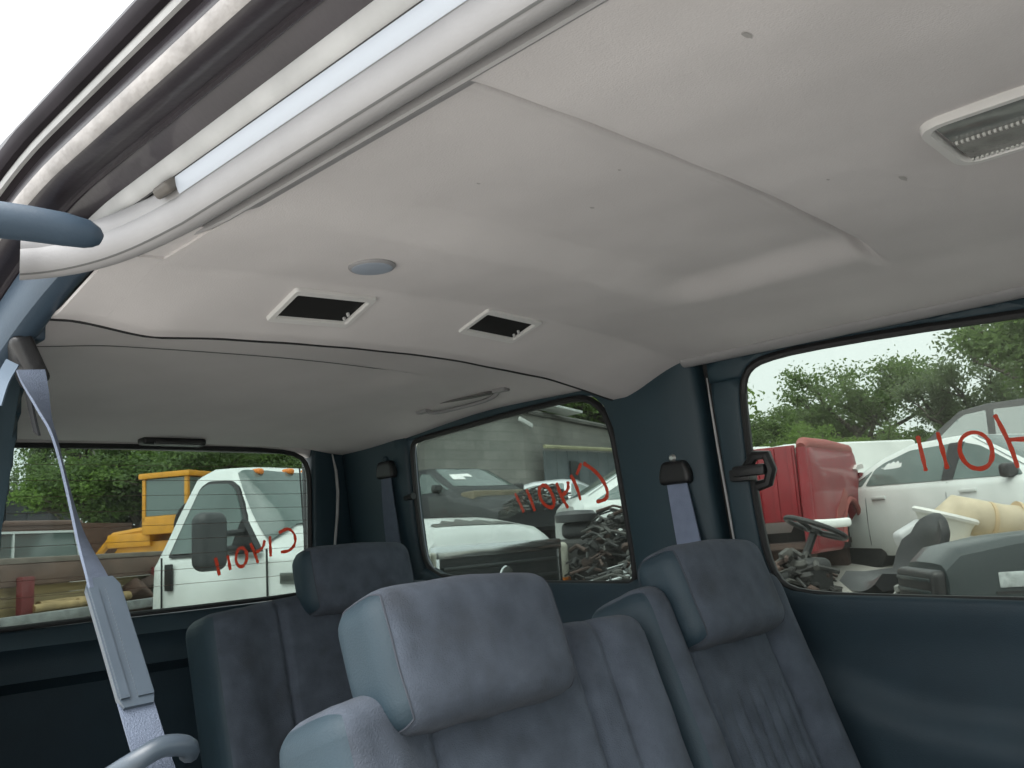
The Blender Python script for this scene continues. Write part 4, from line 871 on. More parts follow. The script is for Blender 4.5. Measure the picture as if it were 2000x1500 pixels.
def lawn_tractor():  # a worn garden machine
    # local x points to the tractor's rear
    e = empty('lawn_tractor', (5.40, 2.50, -1.16), R(-43), 'black lawn tractor with bucket seat and steering wheel, below the red truck bed', 'lawn tractor')
    BK = mat('tractor_black', (.014, .015, .015), .5, var=.3, vscale=10); DG = mat('tractor_grey', (.032, .033, .034), .55, var=.3, vscale=12)
    mb = MB(); mb.add(*rbox((.72, .50, .36), .09, (8, 6, 5), lambda q: (q[0], q[1] * (1 - .12 * (q[2] > .05)), q[2] + .04 * ss(-.3, .3, q[0])), M=Matrix.Translation((-.62, 0, .64)))); mb.build('bonnet', DG, e)
    mb = MB(); mb.add(*rbox((.20, .46, .40), .05, (4, 5, 5), M=Matrix.Translation((-.18, 0, .72)))); mb.build('dashboard', BK, e)
    sw = MB(); M = Matrix.Translation((-.075, 0, 1.095)) @ Matrix.Rotation(R(24), 4, 'Y')
    sw.tube([M @ Vector((.185 * math.cos(a), .185 * math.sin(a), 0)) for a in [i * math.pi / 14 for i in range(29)]], .0165, 8, cap=False)
    for a in (90, 210, 330): sw.tube([M @ Vector((0, 0, -.02)), M @ Vector((.18 * math.cos(R(a)), .18 * math.sin(R(a)), 0))], .014, 6)
    sw.lathe([(.045, -.035), (.05, -.01), (.03, .01), (.001, .012)], n=14, M=M.to_3x3(), c=M.translation); s_ = sw.build('steering_wheel', BK, e)
    mb = MB(); mb.tube([M @ Vector((0, 0, -.02)), (-.20, 0, .84)], .026, 8); mb.build('steering_column', BK, s_)
    mb = MB(); mb.prism([(-.52, .46), (.10, .46), (.16, .52), (.62, .60), (.78, .66), (.80, .62), (.70, .44), (-.52, .40)], lambda a, b, d: (a, d, b), -.46, .46); mb.build('deck_fender', BK, e)
    mb = MB(); mb.add(*rbox((.30, .96, .06), .03, (4, 8, 3), lambda q: (q[0], q[1], q[2] - .25 * q[0] * q[0]), M=Matrix.Translation((.70, 0, .69)))); mb.build('rear_fender', mat('dusty_black', (.04, .043, .043), .4), e)
    bucket_seat(e, (.40, 0, .66), 0, mat('seat_vinyl_black', (.012, .0125, .014), .4, var=.3, vscale=14), 1.08)
    mb = MB(); mb.tube([(.28, -.1, .60), (.30, -.1, .68)], .03, 6); mb.tube([(.48, .1, .60), (.48, .1, .68)], .03, 6); mb.build('seat_spring', STEEL, e)
    for sg in (-1, 1):
        wheel(e, (.52, sg * .42, .26), .27, .22); wheel(e, (-.78, sg * .40, .18), .18, .15)
    for k, (x, y, z) in enumerate(((.12, -.47, .62), (.22, -.47, .64))):
        mb = MB(); mb.tube([(x, y + .04, z - .1), (x, y, z + .04), (x + .05, y, z + .10)], .011, 6); mb.lathe([(.001, -.02), (.02, -.015), (.022, .015), (.001, .025)], n=10, c=(x + .055, y, z + .11)); mb.build('lever', mat('lever_grey', (.20, .20, .19), .5), e)
    mb = MB(); mb.box((-.18, -.465, .43), (.30, .012, .05), 0, .004); mb.build('side_decal', mat('pale_decal', (.40, .43, .42), .5, var=.8, vscale=45, stretch=(1, 1, .2)), e)
    mb = MB(); mb.box((-.42, -.30, .49), (.16, .13, .06), 0, .015); mb.build('fuel_cap_cover', mat('orange_plastic', (.62, .075, .015), .5), e)
    mb = MB(); mb.box((-.50, -.30, .60), (.16, .10, .05), 0, .012); mb.build('battery_clip', mat('teal_plastic', (.04, .16, .12), .5), e)
    mb = MB(); mb.box((-.56, -.30, .70), (.10, .08, .05), 0, .012); mb.build('red_cap', mat('red_plastic', (.42, .03, .03), .5), e)
    for i in range(7):
        mb = MB(); a = random.Random(i); mb.add(*rbox((.12 + .06 * a.random(), .10, .09 + .04 * a.random()), .03, (3, 3, 3), M=Matrix.Translation((-.30 + .085 * i, -.33 - .06 * a.random(), .50 + .05 * a.random())) @ Matrix.Rotation(a.random() * 2, 4, 'Z'))); mb.build('engine_piece', mat('dusty_alloy', (.20, .195, .18), .5, var=.4, vscale=20), e)
lawn_tractor()
def mower_hood():
    e = empty('riding_mower', (5.36, 1.22, -1.15), R(128), 'dark green-grey riding mower hood with a silver side stripe, at the right edge', 'lawn tractor')
    DGN = mat('mower_green_grey', (.020, .029, .031), .4, coat=.2, var=.12, vscale=4)
    prof = [(-.55, .40), (-.55, .92), (-.50, .99), (-.2, 1.03), (.35, 1.00), (.62, .955), (.70, .88), (.72, .60), (.70, .40)]
    rows = []; v = []; f = []
    for q, sc in ((-.30, .80), (-.285, .93), (-.24, .985), (-.12, 1.0), (.12, 1.0), (.24, .985), (.285, .93), (.30, .80)):
        v += [(a * (.94 + .06 * sc), q, .40 + (b - .40) * sc) for a, b in prof]
    n = len(prof)
    for j in range(7):
        for k in range(n): f.append((j * n + k, j * n + (k + 1) % n, (j + 1) * n + (k + 1) % n, (j + 1) * n + k))
    f += [tuple(range(n)), tuple(7 * n + k for k in range(n))[::-1]]; part('hood', v, f, DGN, e, angle=35)
    for sg in (-1, 1):
        mb = MB(); mb.box((.10, sg * .302, .79), (.72, .012, .075), 0, .006); mb.build('side_stripe', mat('silver_decal', (.42, .45, .45), .35, var=.35, vscale=28), e)
        mb = MB(); mb.box((.10, sg * .301, .73), (.76, .010, .012)); mb.build('stripe_line', BLACKP, e)
        wheel(e, (.30, sg * .36, .30), .30, .18); wheel(e, (-1.0, sg * .42, .32), .33, .24)
    mb = MB(); mb.add(*rbox((.09, .56, .38), .035, (3, 6, 6), M=Matrix.Translation((.725, 0, .66)))); gl = mb.build('nose_grille', BLACKP, e)
    for k in range(6):
        mb = MB(); mb.box((.772, 0, .50 + k * .06), (.012, .50, .018), 0, .004); mb.build('grille_bar', DGN, gl)
    mb = MB(); mb.add(*rbox((.9, .8, .10), .04, (6, 6, 3), M=Matrix.Translation((-.95, 0, .66)))); mb.build('fender_deck', DGN, e)
    bucket_seat(e, (-.95, 0, .72), math.pi, BLACKP)
mower_hood()
# ---- cream moulded basin
def basin():
    e = empty('cream_basin', (7.46, 2.47, -1.03), R(-42), 'cream moulded plastic basin with a flared white rim lying beyond the mowers', 'basin')
    e.scale = (.85, .85, 1.0)
    CR = mat('cream_plastic', (.50, .42, .30), .55, var=.25, vscale=5); CW = mat('cream_white_plastic', (.58, .565, .51), .5, var=.08, vscale=6)
    M = Matrix.Translation((0, 0, .98)) @ Matrix.Rotation(R(14), 4, 'Y') @ Matrix.Rotation(R(6), 4, 'X')
    mb = MB(); v = []; rows = [(.10, -.62), (.12, -.50), (.17, -.36), (.20, -.20), (.24, -.06), (.27, -.01)]
    mb.lathe(rows, n=28, M=(M.to_3x3() @ Matrix.Diagonal((1.0, .8, 1))), c=M.translation); mb.build('bowl', CW, e)
    mb = MB(); mb.lathe([(.20, -.01), (.285, -.022), (.30, 0), (.285, .020), (.20, .018)], n=36, M=(M.to_3x3() @ Matrix.Diagonal((1, .78, 1))), c=M.translation); mb.build('rim', mat('white_rim', (.66, .65, .62), .4), e)
    mb = MB(); mb.tube([(-.02, .10, .93), (.14, .08, .985), (.32, .04, .945), (.55, .0, .905), (.78, -.02, .885), (.92, -.02, .87)], [.10, .155, .15, .135, .125, .10], 18); mb.build('body', CR, e)
    for x, r in ((.42, .148), (.70, .134)):
        mb = MB(); mb.tube([(x - .015, .01, .925), (x + .015, .01, .92)], r, 18); mb.build('band', mat('cream_shadow_band', (.48, .36, .22), .6), e)
    mb = MB(); mb.box((.84, -.10, .92), (.10, .06, .07), 0, .015); mb.build('port', BLACKP, e)
    mb = MB(); mb.box((.3, 0, .36), (1.0, .5, .70), 0, .03); mb.build('crate_support', mat('pale_plywood', (.55, .48, .34), .8, var=.15, vscale=4), e)
    mb = MB(); mb.add(*rbox((.30, .16, .13), .04, (5, 4, 4), M=Matrix.Translation((-.33, .05, .86)) @ Matrix.Rotation(R(-22), 4, 'Y'))); mb.build('side_flange', mat('pale_grey_plastic', (.45, .45, .46), .4), e)
basin()

# ---- engine scrap between the white pickup and the hatchback
rs = random.Random(11)
for i, (x, y) in enumerate(((5.95, 4.95), (6.05, 4.22))):
    for k in range(2):
        mb = MB(); mb.box((0, 0, .05 + k * .13), (.95, .85, .10), 0, .01); mb.build('pallet', RUSTD, None, loc=(x, y, gz(x, y)), rot=(0, 0, .4 + i + .1 * k), label=('lower', 'upper')[k] + ' dark wooden pallet under the ' + ('engine with the round air cleaner', 'second engine block')[i], cat='pallet')
def scrap(name, loc, label, cat_, shapes, m, rz=0, lift=0):
    z = gz(loc[0], loc[1]) + lift; e = empty(name, (loc[0], loc[1], z), rz, label, cat_)
    for nm, sh in shapes: 
        mb = MB(); sh(mb); mb.build(nm, m if not isinstance(m, dict) else m.get(nm, GREASE), e)
    return e
def eng(mb): 
    mb.add(*rbox((.75, .55, .50), .06, (6, 5, 5), lambda q: (q[0], q[1] * (1 - .25 * (q[2] > .1)), q[2]), M=Matrix.Translation((0, 0, .62))))
    for k in range(4): mb.tube([(-.26 + k * .17, -.22, .80), (-.26 + k * .17, -.34, .74), (-.26 + k * .17, -.40, .60)], .045, 8)
def engtop(mb):
    mb.add(*rbox((.50, .26, .14), .05, (5, 4, 3), M=Matrix.Translation((.05, 0, .94)))); mb.lathe([(.02, 0), (.17, .01), (.18, .07), (.15, .10), (.02, .11)], (-.15, 0, 1.00), n=20)
def pulley(mb): mb.lathe([(.01, 0), (.12, 0), (.13, .02), (.10, .04), (.13, .06), (.01, .08)], (0, -.33, .55), 'y', 20); mb.lathe([(.01, 0), (.08, 0), (.085, .03), (.01, .05)], (.24, -.33, .72), 'y', 18)
IRON = {'block': GREASE, 'air_cleaner': mat('air_cleaner_black', (.04, .04, .042), .45), 'pulley': mat('worn_steel', (.16, .155, .15), .45, metal=.6, var=.4, vscale=20), 'hose': BLACKP}
def hoses(mb):
    for k in range(6): a = rs.uniform(-.3, .3); mb.tube(cr([(a, -.25, .75), (a + .1, -.40, .85 + .1 * rs.random()), (a + .25, -.35, .7), (a + .3, -.2, .62)]), .022, 6)
scrap('scrap_engine', (5.95, 4.95), 'greasy engine with round air cleaner in the scrap beside the white pickup', 'engine', [('block', eng), ('air_cleaner', engtop), ('pulley', pulley), ('hose', hoses)], IRON, .4, .22)
scrap('scrap_engine', (6.05, 4.22), 'second greasy engine block nearest the white hatchback door', 'engine', [('block', eng), ('pulley', pulley), ('hose', hoses)], IRON, 1.2, .22)
scrap('scrap_gearbox', (5.50, 4.62), 'dark gearbox housing with a round bell end in front of the scrap engines', 'gearbox', [('bell', lambda mb: mb.lathe([(.05, -.3), (.12, -.25), (.16, .1), (.30, .3), (.31, .36), (.05, .36)], (0, 0, .42), 'x', 20)), ('pan', lambda mb: mb.box((-.05, 0, .22), (.4, .3, .12), 0, .03))], {'bell': mat('dull_alloy', (.12, .118, .112), .5, metal=.4, var=.4, vscale=14), 'pan': GREASE}, 2.4)
scrap('metal_cabinet', (5.22, 4.40), 'dark brown steel cabinet lying below the scrap engines', 'cabinet', [('shell', lambda mb: mb.prism([(-.38, 0), (-.38, .52), (0, .66), (.38, .50), (.38, 0)], lambda a, b, d: (a, d, b), -.3, .3)), ('rim', lambda mb: mb.tube([(-.38, -.31, .52), (0, -.31, .66), (.38, -.31, .50)], .012, 6))], {'shell': mat('brown_black_steel', (.045, .042, .034), .6, var=.4, vscale=8), 'rim': mat('worn_edge', (.17, .15, .12), .6)}, -.5)
for i in range(11):
    x, y = 5.15 + .9 * rs.random(), 3.65 + .75 * rs.random() - .02 * i; z = gz(x, y); h = .70 + .10 * rs.random()
    mb = MB(); t = i % 3
    if t == 0: mb.prism([(-.17, -.10), (.14, -.12), (.20, .06), (.03, .13), (-.15, .08)], lambda a, b, d: (a, b, d + .12 * a), 0, .012)
    elif t == 1: mb.tube(cr([(-.2, 0, 0), (-.05, .05, .06), (.12, .0, .03), (.24, -.06, .10)]), .020, 8)
    else: mb.add(*rbox((.22, .14, .10), .03, (4, 4, 3)))
    nm, lb = (('scrap_sheet', 'bent bright metal sheet'), ('scrap_pipe', 'bent pale metal pipe'), ('scrap_bracket', 'small chunky alloy bracket'))[t]
    mb.build(nm, (ALU, ALU, mat('mixed_scrap', (.22, .215, .20), .5, metal=.4, var=.5, vscale=14))[t], None, loc=(x, y, z + h), rot=(rs.uniform(-.3, .3), rs.uniform(-.3, .3), rs.uniform(0, 6)), label=lb + ' in the scrap heap below the far quarter window', cat='scrap metal', group=lb + 's on the scrap heap')
mb = MB(); mb.box((0, 0, .33), (1.15, .95, .64), 0, .03); mb.box((0, -.48, .60), (1.17, .03, .10), 0, .01); mb.build('scrap_bin', mat('grey_bin_metal', (.22, .23, .23), .6, var=.35, vscale=5), None, loc=(5.62, 3.98, gz(5.6, 4.0)), rot=(0, 0, R(-35)), label='low grey metal bin heaped with scrap outside the far quarter window', cat='bin')

def heap(name, cx, cy, rx, ry, z0, hmax, n, label, seed, cat_='scrap', pick=(0, 0, 0, 0, 1, 1, 3, 0, 3, 1)):
    rd = random.Random(seed); mb = MB()
    for i in range(n):
        a, r = rd.uniform(0, 6.28), math.sqrt(rd.random()); x, y = r * math.cos(a) * rx, r * math.sin(a) * ry; z = z0 + hmax * (1 - r * r) * rd.uniform(.55, 1.0); Mr = Matrix.Rotation(rd.uniform(0, 6), 3, 'Z') @ Matrix.Rotation(rd.uniform(-.9, .9), 3, 'X'); t = rd.random(); mi = rd.choice(pick)
        if t < .28: mb.box((x, y, z), (rd.uniform(.03, .13), rd.uniform(.025, .09), rd.uniform(.02, .07)), mi, .008, Mr)
        elif t < .74:
            d = Mr @ Vector((rd.uniform(.05, .20), 0, 0)); c = Vector((x, y, z)); mb.tube([c - d, c + Vector((0, 0, .04)), c + d], rd.uniform(.006, .018), 6, mi)
        else: mb.lathe([(.008, -.02), (.036, -.02), (.042, 0), (.03, .02), (.008, .022)], (x, y, z), 'z', 10, mi, M=Mr)
    mb.build(name, [GREASE, mat('mid_scrap', (.055, .053, .048), .7, var=.5, vscale=18), ALU, RUSTD], None, loc=(cx, cy, 0), label=label, cat=cat_, kind='stuff')
heap('engine_scrap', 5.95, 4.50, .75, .75, -.60, .78, 520, 'tangle of greasy engine scrap beside the white pickup', 21)
heap('loose_metal', 5.35, 3.85, .50, .45, -.55, .36, 300, 'loose bright and dark metal bits heaped in the grey bin', 22, pick=(0, 1, 2, 2, 3, 1))
heap('mower_clutter', 5.10, 2.62, .33, .28, -.60, .42, 130, 'small clutter heaped round the front of the black lawn tractor', 23, pick=(0, 1, 3, 1, 0, 0))
heap('bare_engine_bay', 10.22, 9.25, .72, .55, .35, .42, 170, 'exposed dark engine parts at the front of the charcoal stripped car', 24)
# ---- yellow wheel loader behind the pickup
def loader():
    e = empty('wheel_loader', (6.95, 14.7, gz(6.95, 14.7)), R(-62), 'yellow wheel loader with glazed cab behind the white pickup', 'loader')
    YL = mat('loader_yellow', (.62, .27, .012), .45, var=.2, vscale=5, coat=.2); g = gz(6.95, 14.7)
    base = .85 - g * 0
    Z = lambda z: z - g                                        # heights given relative to the eye
    e.scale = (.68, .68, .68); e.location = (7.15, 15.0, .48 - .68 * (.48 - g) + .24)
    for sx in (-.62, .62):
        for sy in (-.55, .55):
            mb = MB(); mb.box((sx, sy, Z(.92)), (.10, .10, 1.10), 0, .015); mb.build('cab_post', YL, e)
    mb = MB(); mb.box((0, 0, Z(1.52)), (1.50, 1.30, .14), 0, .03); mb.build('cab_roof', YL, e)
    mb = MB(); mb.box((0, 0, Z(.28)), (1.35, 1.20, .45), 0, .03); mb.build('cab_base', YL, e)
    GLY = mat('loader_glass', (.10, .14, .13), .05, coat=1.0)
    for sx in (-.63, .63): mb = MB(); mb.box((sx, 0, Z(.97)), (.02, 1.0, .92)); mb.build('cab_window', GLY, e)
    for sy in (-.56, .56): mb = MB(); mb.box((0, sy, Z(.97)), (1.14, .02, .92)); mb.build('cab_window', GLY, e)
    mb = MB(); mb.add(*rbox((1.5, .95, .85), .10, (6, 5, 5), M=Matrix.Translation((1.35, .05, Z(.10))))); eb = mb.build('engine_hood', YL, e)
    mb = MB(); mb.box((1.35, -.44, Z(.12)), (.9, .04, .45), 0, .01); mb.build('hood_louvre', RUSTD, eb)
    mb = MB(); mb.lathe([(.01, 0), (.13, 0), (.13, .14), (.17, .15), (.17, .22), (.01, .23)], (.85, -.25, Z(.50)), n=18); mb.build('air_intake', YL, eb)
    mb = MB(); mb.tube([(.95, .15, Z(.45)), (.95, .15, Z(1.55))], .055, 10); mb.build('exhaust_stack', RUSTD, eb)
    mb = MB(); mb.box((-1.2, 0, Z(-.05)), (1.3, .9, .35), 0, .05); mb.box((.1, 0, Z(-.35)), (3.4, .7, .5), 0, .05); mb.build('chassis', YL, e)
    for sx in (-1.15, 1.15):
        for sy in ((-.8, .8) if sx > 0 else (.8,)): wheel(e, (sx, sy, .62), .62, .42)
    for sy in (-.35, .35): mb = MB(); mb.tube([(-.6, sy, Z(.2)), (-1.7, sy, Z(.1)), (-2.4, sy, Z(-.6))], .09, 8); mb.build('lift_arm', YL, e)
    mb = MB(); mb.prism([(-2.3, .1), (-3.0, .12), (-2.9, .2), (-2.5, .6), (-2.35, .9)], lambda a, b, d: (a, d, b), -1.1, 1.1); mb.build('bucket', RUST, e)
    mb = MB(); mb.box((-.80, .62, Z(.85)), (.04, .05, 1.0), 0, .01); mb.build('handrail', mat('pale_rail', (.5, .56, .52), .4), e)
loader()

# ---- flatbed trailer with timber, camper top behind it
def trailer():
    e = empty('timber_trailer', (2.09, 7.09, GZ), R(34), 'rusty flatbed trailer with red stakes and tan boards, left of the white pickup', 'trailer')
    Z = lambda z: z - GZ
    mb = MB(); mb.box((.55, 0, Z(-.045)), (4.2, .12, .16), 0, .02); mb.build('top_beam', mat('brown_beam', (.17, .105, .08), .75, var=.35, vscale=6), e)
    mb = MB(); mb.box((.55, .02, Z(.055)), (4.2, .16, .045), 0, .01); mb.build('beam_flange', mat('grey_brown_beam', (.20, .16, .13), .75, var=.3, vscale=7), e)
    TB = mat('tan_board', (.46, .345, .175), .75, var=.25, vscale=4, stretch=(.6, 1, 9)); TB2 = mat('tan_board_pale', (.52, .40, .22), .75, var=.25, vscale=4, stretch=(.6, 1, 9))
    for k in range(3):
        mb = MB(); mb.box((.55, .05 + .012 * (k % 2), Z(-.165 - k * .072)), (4.2, .028, .068), 0, .004); mb.build('board', (TB, TB2)[k % 2], e)
    for u in (-.55, .10, 1.78, 2.4):
        mb = MB(); mb.box((u, -.085, Z(-.20)), (.13, .05, .28), 0, .008); mb.build('stake', mat('red_brown_stake', (.20, .035, .035), .6, var=.3, vscale=9), e)
    mb = MB(); mb.box((.55, -.16, Z(-.36)), (4.2, .06, .075), 0, .01); mb.build('deck_rail', ALU, e)
    mb = MB(); mb.box((.55, .9, Z(-.40)), (4.2, 1.9, .08)); mb.build('deck', RUSTD, e)
    for u in (-.4, .6):
        wheel(e, (u, .25, .36), .36, .22); wheel(e, (u, 1.6, .36), .36, .22)
    mb = MB(); mb.box((.55, 1.75, Z(-.2)), (4.2, .05, .40), 0, .01); mb.build('opposite_side', RUST, e)
    return e
tr = trailer()
def tw(u, v_, z):   # trailer point to world
    a = R(34); return (2.09 + u * math.cos(a) - v_ * math.sin(a), 7.09 + u * math.sin(a) + v_ * math.cos(a), z)
for i, (u, v_, r, l, dz) in enumerate(((.62, -.06, .038, .62, 0), (.40, -.115, .030, .5, 0), (.86, -.10, .034, .42, 0), (1.30, -.06, .036, .5, 0))):
    mb = MB(); mb.tube([(-l / 2, 0, 0), (0, .01, .004), (l / 2, 0, 0)], [r, r * 1.05, r * .95], 12); o = mb.build('log', mat('peeled_log', (.44, .31, .15), .8, var=.3, vscale=12), None, loc=tw(u, v_, -.322 + r), rot=(0, 0, R(34 + 4 * (i - 1.5))), label='short peeled log lying along the edge of the trailer deck', cat='log', group='logs along the trailer edge')
    for s in (-1, 1): mb = MB(); mb.lathe([(.001, -.003), (r * .86, -.002), (r * .86, .002), (.001, .003)], (s * l / 2, 0, 0), 'x', 12); mb.build('cut_end', mat('brown_log_end', (.22, .12, .05), .8), o)
for i in range(9):
    a = random.Random(40 + i); mb = MB(); mb.add(*rbox((.22 + .15 * a.random(), .14, .10 + .06 * a.random()), .03, (3, 3, 3))); u = 1.55 + .09 * i
    mb.build('rusty_part', (RUST, RUSTD, GREASE)[i % 3], None, loc=tw(u, -.05 + .25 * a.random(), -.28 + .05 * a.random()), rot=(a.random(), a.random() * .5, a.random() * 6), label='rusty vehicle part dumped on the trailer end next to the white pickup', cat='scrap metal', group='rusty parts at the trailer end')
def topper():
    e = empty('camper_top', (2.35, 9.35, gz(2.3, 9.5)), R(17), 'brown camper top with white-framed sliding side windows behind the timber trailer', 'camper top')
    Z = lambda z: z - gz(2.3, 9.5); BR = mat('brown_fibreglass', (.15, .085, .065), .5, var=.2, vscale=5); WF = mat('white_window_frame', (.66, .70, .68), .4)
    mb = MB(); mb.prism([(-1.2, Z(.0)), (-1.2, Z(.36)), (-1.1, Z(.42)), (1.22, Z(.42)), (1.30, Z(.34)), (1.38, Z(.0))], lambda a, b, d: (a, d, b), 0, 1.5); mb.build('shell', BR, e)
    mb = MB(); mb.box((.05, .75, Z(.435)), (2.45, 1.56, .05), 0, .02); mb.build('roof', BR, e)
    mb = MB(); mb.prism([(-1.1, Z(.06)), (-1.1, Z(.34)), (1.17, Z(.34)), (1.24, Z(.06))], lambda a, b, d: (a, d, b), -.012, .0); g = mb.build('side_window', mat('topper_glass', (.11, .15, .14), .05, coat=1), e)
    mb = MB(); mb.box((.05, -.02, Z(.345)), (2.36, .03, .022)); mb.box((.07, -.02, Z(.058)), (2.4, .03, .022)); mb.build('window_frame', WF, g)
    for u, w in ((-.6, .018), (-.1, .018), (.22, .04), (.52, .018)):
        mb = MB(); mb.box((u, -.02, Z(.20)), (w, .026, .28)); mb.build('mullion', WF, g)
    mb = MB(); mb.tube([(1.18, -.02, Z(.345)), (1.25, -.02, Z(.055))], .010, 6); mb.build('mullion', WF, g)
    mb = MB(); mb.box((0, .75, Z(-.5) ), (2.4, 1.4, .98), 0, .02); mb.build('stand', RUSTD, e)
topper()

# ---- buildings
def block_building():
    BLK = bpy.data.materials.new('grey_block_wall'); BLK.use_nodes = True; nt = BLK.node_tree; b = nt.nodes['Principled BSDF']; b.inputs['Roughness'].default_value = .95
    tc = nt.nodes.new('ShaderNodeTexCoord'); br = nt.nodes.new('ShaderNodeTexBrick'); br.inputs['Scale'].default_value = 1.0; br.inputs['Brick Width'].default_value = .4; br.inputs['Row Height'].default_value = .2; br.inputs['Mortar Size'].default_value = .008
    br.inputs['Color1'].default_value = (.27, .265, .245, 1); br.inputs['Color2'].default_value = (.33, .32, .295, 1); br.inputs['Mortar'].default_value = (.22, .215, .2, 1)
    mp = nt.nodes.new('ShaderNodeMapping'); nt.links.new(tc.outputs['UV'], mp.inputs[0])
    n = nt.nodes.new('ShaderNodeTexNoise'); n.inputs['Scale'].default_value = .9; n.inputs['Detail'].default_value = 8; nt.links.new(tc.outputs['Object'], n.inputs[0])
    mx = nt.nodes.new('ShaderNodeMix'); mx.data_type = 'RGBA'; mx.blend_type = 'MULTIPLY'; mx.inputs[0].default_value = .7
    rp = nt.nodes.new('ShaderNodeValToRGB'); rp.color_ramp.elements[0].position = .3; rp.color_ramp.elements[0].color = (.45, .45, .43, 1); rp.color_ramp.elements[1].position = .7; nt.links.new(n.outputs['Fac'], rp.inputs[0])
    nt.links.new(tc.outputs['UV'], br.inputs[0]); nt.links.new(br.outputs[0], mx.inputs[6]); nt.links.new(rp.outputs[0], mx.inputs[7]); nt.links.new(mx.outputs[2], b.inputs['Base Color'])
    def uvwall(name, P, m, parent, th=.2, n=(0, 1)):
        # P: two (x, y) ends, z0, heights at both ends
        (x0, y0), (x1, y1), z0, h0, h1 = P; L = math.hypot(x1 - x0, y1 - y0); nx, ny = -(y1 - y0) / L * th, (x1 - x0) / L * th
        v = [(x0, y0, z0), (x1, y1, z0), (x1, y1, h1), (x0, y0, h0)]; v += [(a + nx, b + ny, c) for a, b, c in v]
        o = part(name, v, [(0, 1, 2, 3), (7, 6, 5, 4), (0, 4, 5, 1), (1, 5, 6, 2), (2, 6, 7, 3), (3, 7, 4, 0)], m, parent, smooth=False); me = o.data; uv = me.uv_layers.new()
        for lp in me.loops:
            c = me.vertices[lp.vertex_index].co; uv.data[lp.index].uv = ((c.x - x0) * (x1 - x0) / L + (c.y - y0) * (y1 - y0) / L, c.z)
        return o
    cx, cy = 13.85, 12.95; gd = -.4
    e = empty('block_building', (cx, cy, 0), 0, 'weathered grey concrete block building behind the stripped cars', 'building')
    lx, ly = cx - 3.7, cy + .4; rx, ry = cx + 9.0, cy + 2.2
    uvwall('front_wall', ((lx - cx, ly - cy), (0, 0), gd, 2.22, 2.62), BLK, e); uvwall('side_wall', ((0, 0), (rx - cx, ry - cy), gd, 2.62, 2.55), BLK, e)
    uvwall('back_wall', ((rx - cx - 2, ry - cy + 4), (lx - cx + 2.4, ly - cy + 2.6), gd, 2.44, 2.24), BLK, e); uvwall('end_wall', ((lx - cx + 2.4, ly - cy + 2.6), (lx - cx, ly - cy), gd, 2.24, 2.19), BLK, e)
    COP = mat('roof_edge_dark', (.085, .082, .075), .9, var=.4, vscale=4)
    mb = MB(); mb.tube([(lx - cx - .2, ly - cy - .05, 2.27), (.05, -.08, 2.68)], .09, 6, flat=.6); mb.tube([(.05, -.08, 2.66), (rx - cx, ry - cy - .1, 2.6)], .08, 6, flat=.6); mb.build('roof_edge', COP, e)
    mb = MB(); mb.add([(lx - cx, ly - cy, 2.25), (0, 0, 2.66), (rx - cx, ry - cy, 2.58), (rx - cx - 2, ry - cy + 4, 2.5), (lx - cx + 2.4, ly - cy + 2.6, 2.3), (lx - cx, ly - cy, 2.19), (0, 0, 2.60), (rx - cx, ry - cy, 2.52), (rx - cx - 2, ry - cy + 4, 2.44), (lx - cx + 2.4, ly - cy + 2.6, 2.24)], [(0, 1, 2, 3, 4), (9, 8, 7, 6, 5)] + [(i, (i + 1) % 5, 5 + (i + 1) % 5, 5 + i) for i in range(5)]); mb.build('roof', COP, e, smooth=False)
    SLT = mat('blue_grey_sheet', (.095, .115, .125), .6, var=.25, vscale=2)
    # lean-to with sheet wall, pale fascia, dark door
    d = Vector((rx - cx, ry - cy, 0)).normalized(); nrm = Vector((d.y, -d.x, 0))
    P0 = d * .35 + nrm * .30
    s = empty('sheet_lean_to', (cx, cy, 0), 0, 'blue-grey sheet metal lean-to with a dark doorway against the block building', 'shed')
    for k in range(14):
        a = P0 + d * (k * .55); mb = MB(); mb.add([tuple(a) [:2] + (gd,), tuple(a + d * .54)[:2] + (gd,), tuple(a + d * .54)[:2] + (1.80 + .02 * k,), tuple(a)[:2] + (1.80 + .02 * k,)] + [tuple(a + nrm * (-.04))[:2] + (gd,), tuple(a + d * .54 - nrm * .04)[:2] + (gd,), tuple(a + d * .54 - nrm * .04)[:2] + (1.80 + .02 * k,), tuple(a - nrm * .04)[:2] + (1.80 + .02 * k,)], [(0, 1, 2, 3), (7, 6, 5, 4), (0, 4, 5, 1), (1, 5, 6, 2), (2, 6, 7, 3), (3, 7, 4, 0)]); mb.build('wall_sheet', SLT, s, smooth=False)
    mb = MB(); mb.tube([tuple(P0 + nrm * .12 + Vector((0, 0, 1.86)) - d * .2), tuple(P0 + d * 7.6 + nrm * .12 + Vector((0, 0, 2.12)))], .055, 6, flat=.7); mb.build('fascia', mat('olive_fascia', (.26, .25, .15), .7, var=.3, vscale=3), s)
    c = P0 + d * 1.35 + nrm * .03; mb = MB(); mb.box((0, 0, 0), (.42, .04, .62)); M = Matrix.Translation(c + Vector((0, 0, 1.30))) @ Matrix.Rotation(math.atan2(d.y, d.x), 4, 'Z'); part('doorway', [M @ Vector(q) for q in mb.v], mb.f, mat('door_dark', (.025, .030, .035), .4), s)
    mb = MB(); mb.box((-.05, -.14, 2.40), (.42, .06, .10), 0, .02, Matrix.Rotation(R(20), 3, 'Y')); mb.build('wall_light', mat('wall_light_grey', (.5, .5, .48), .5), e)
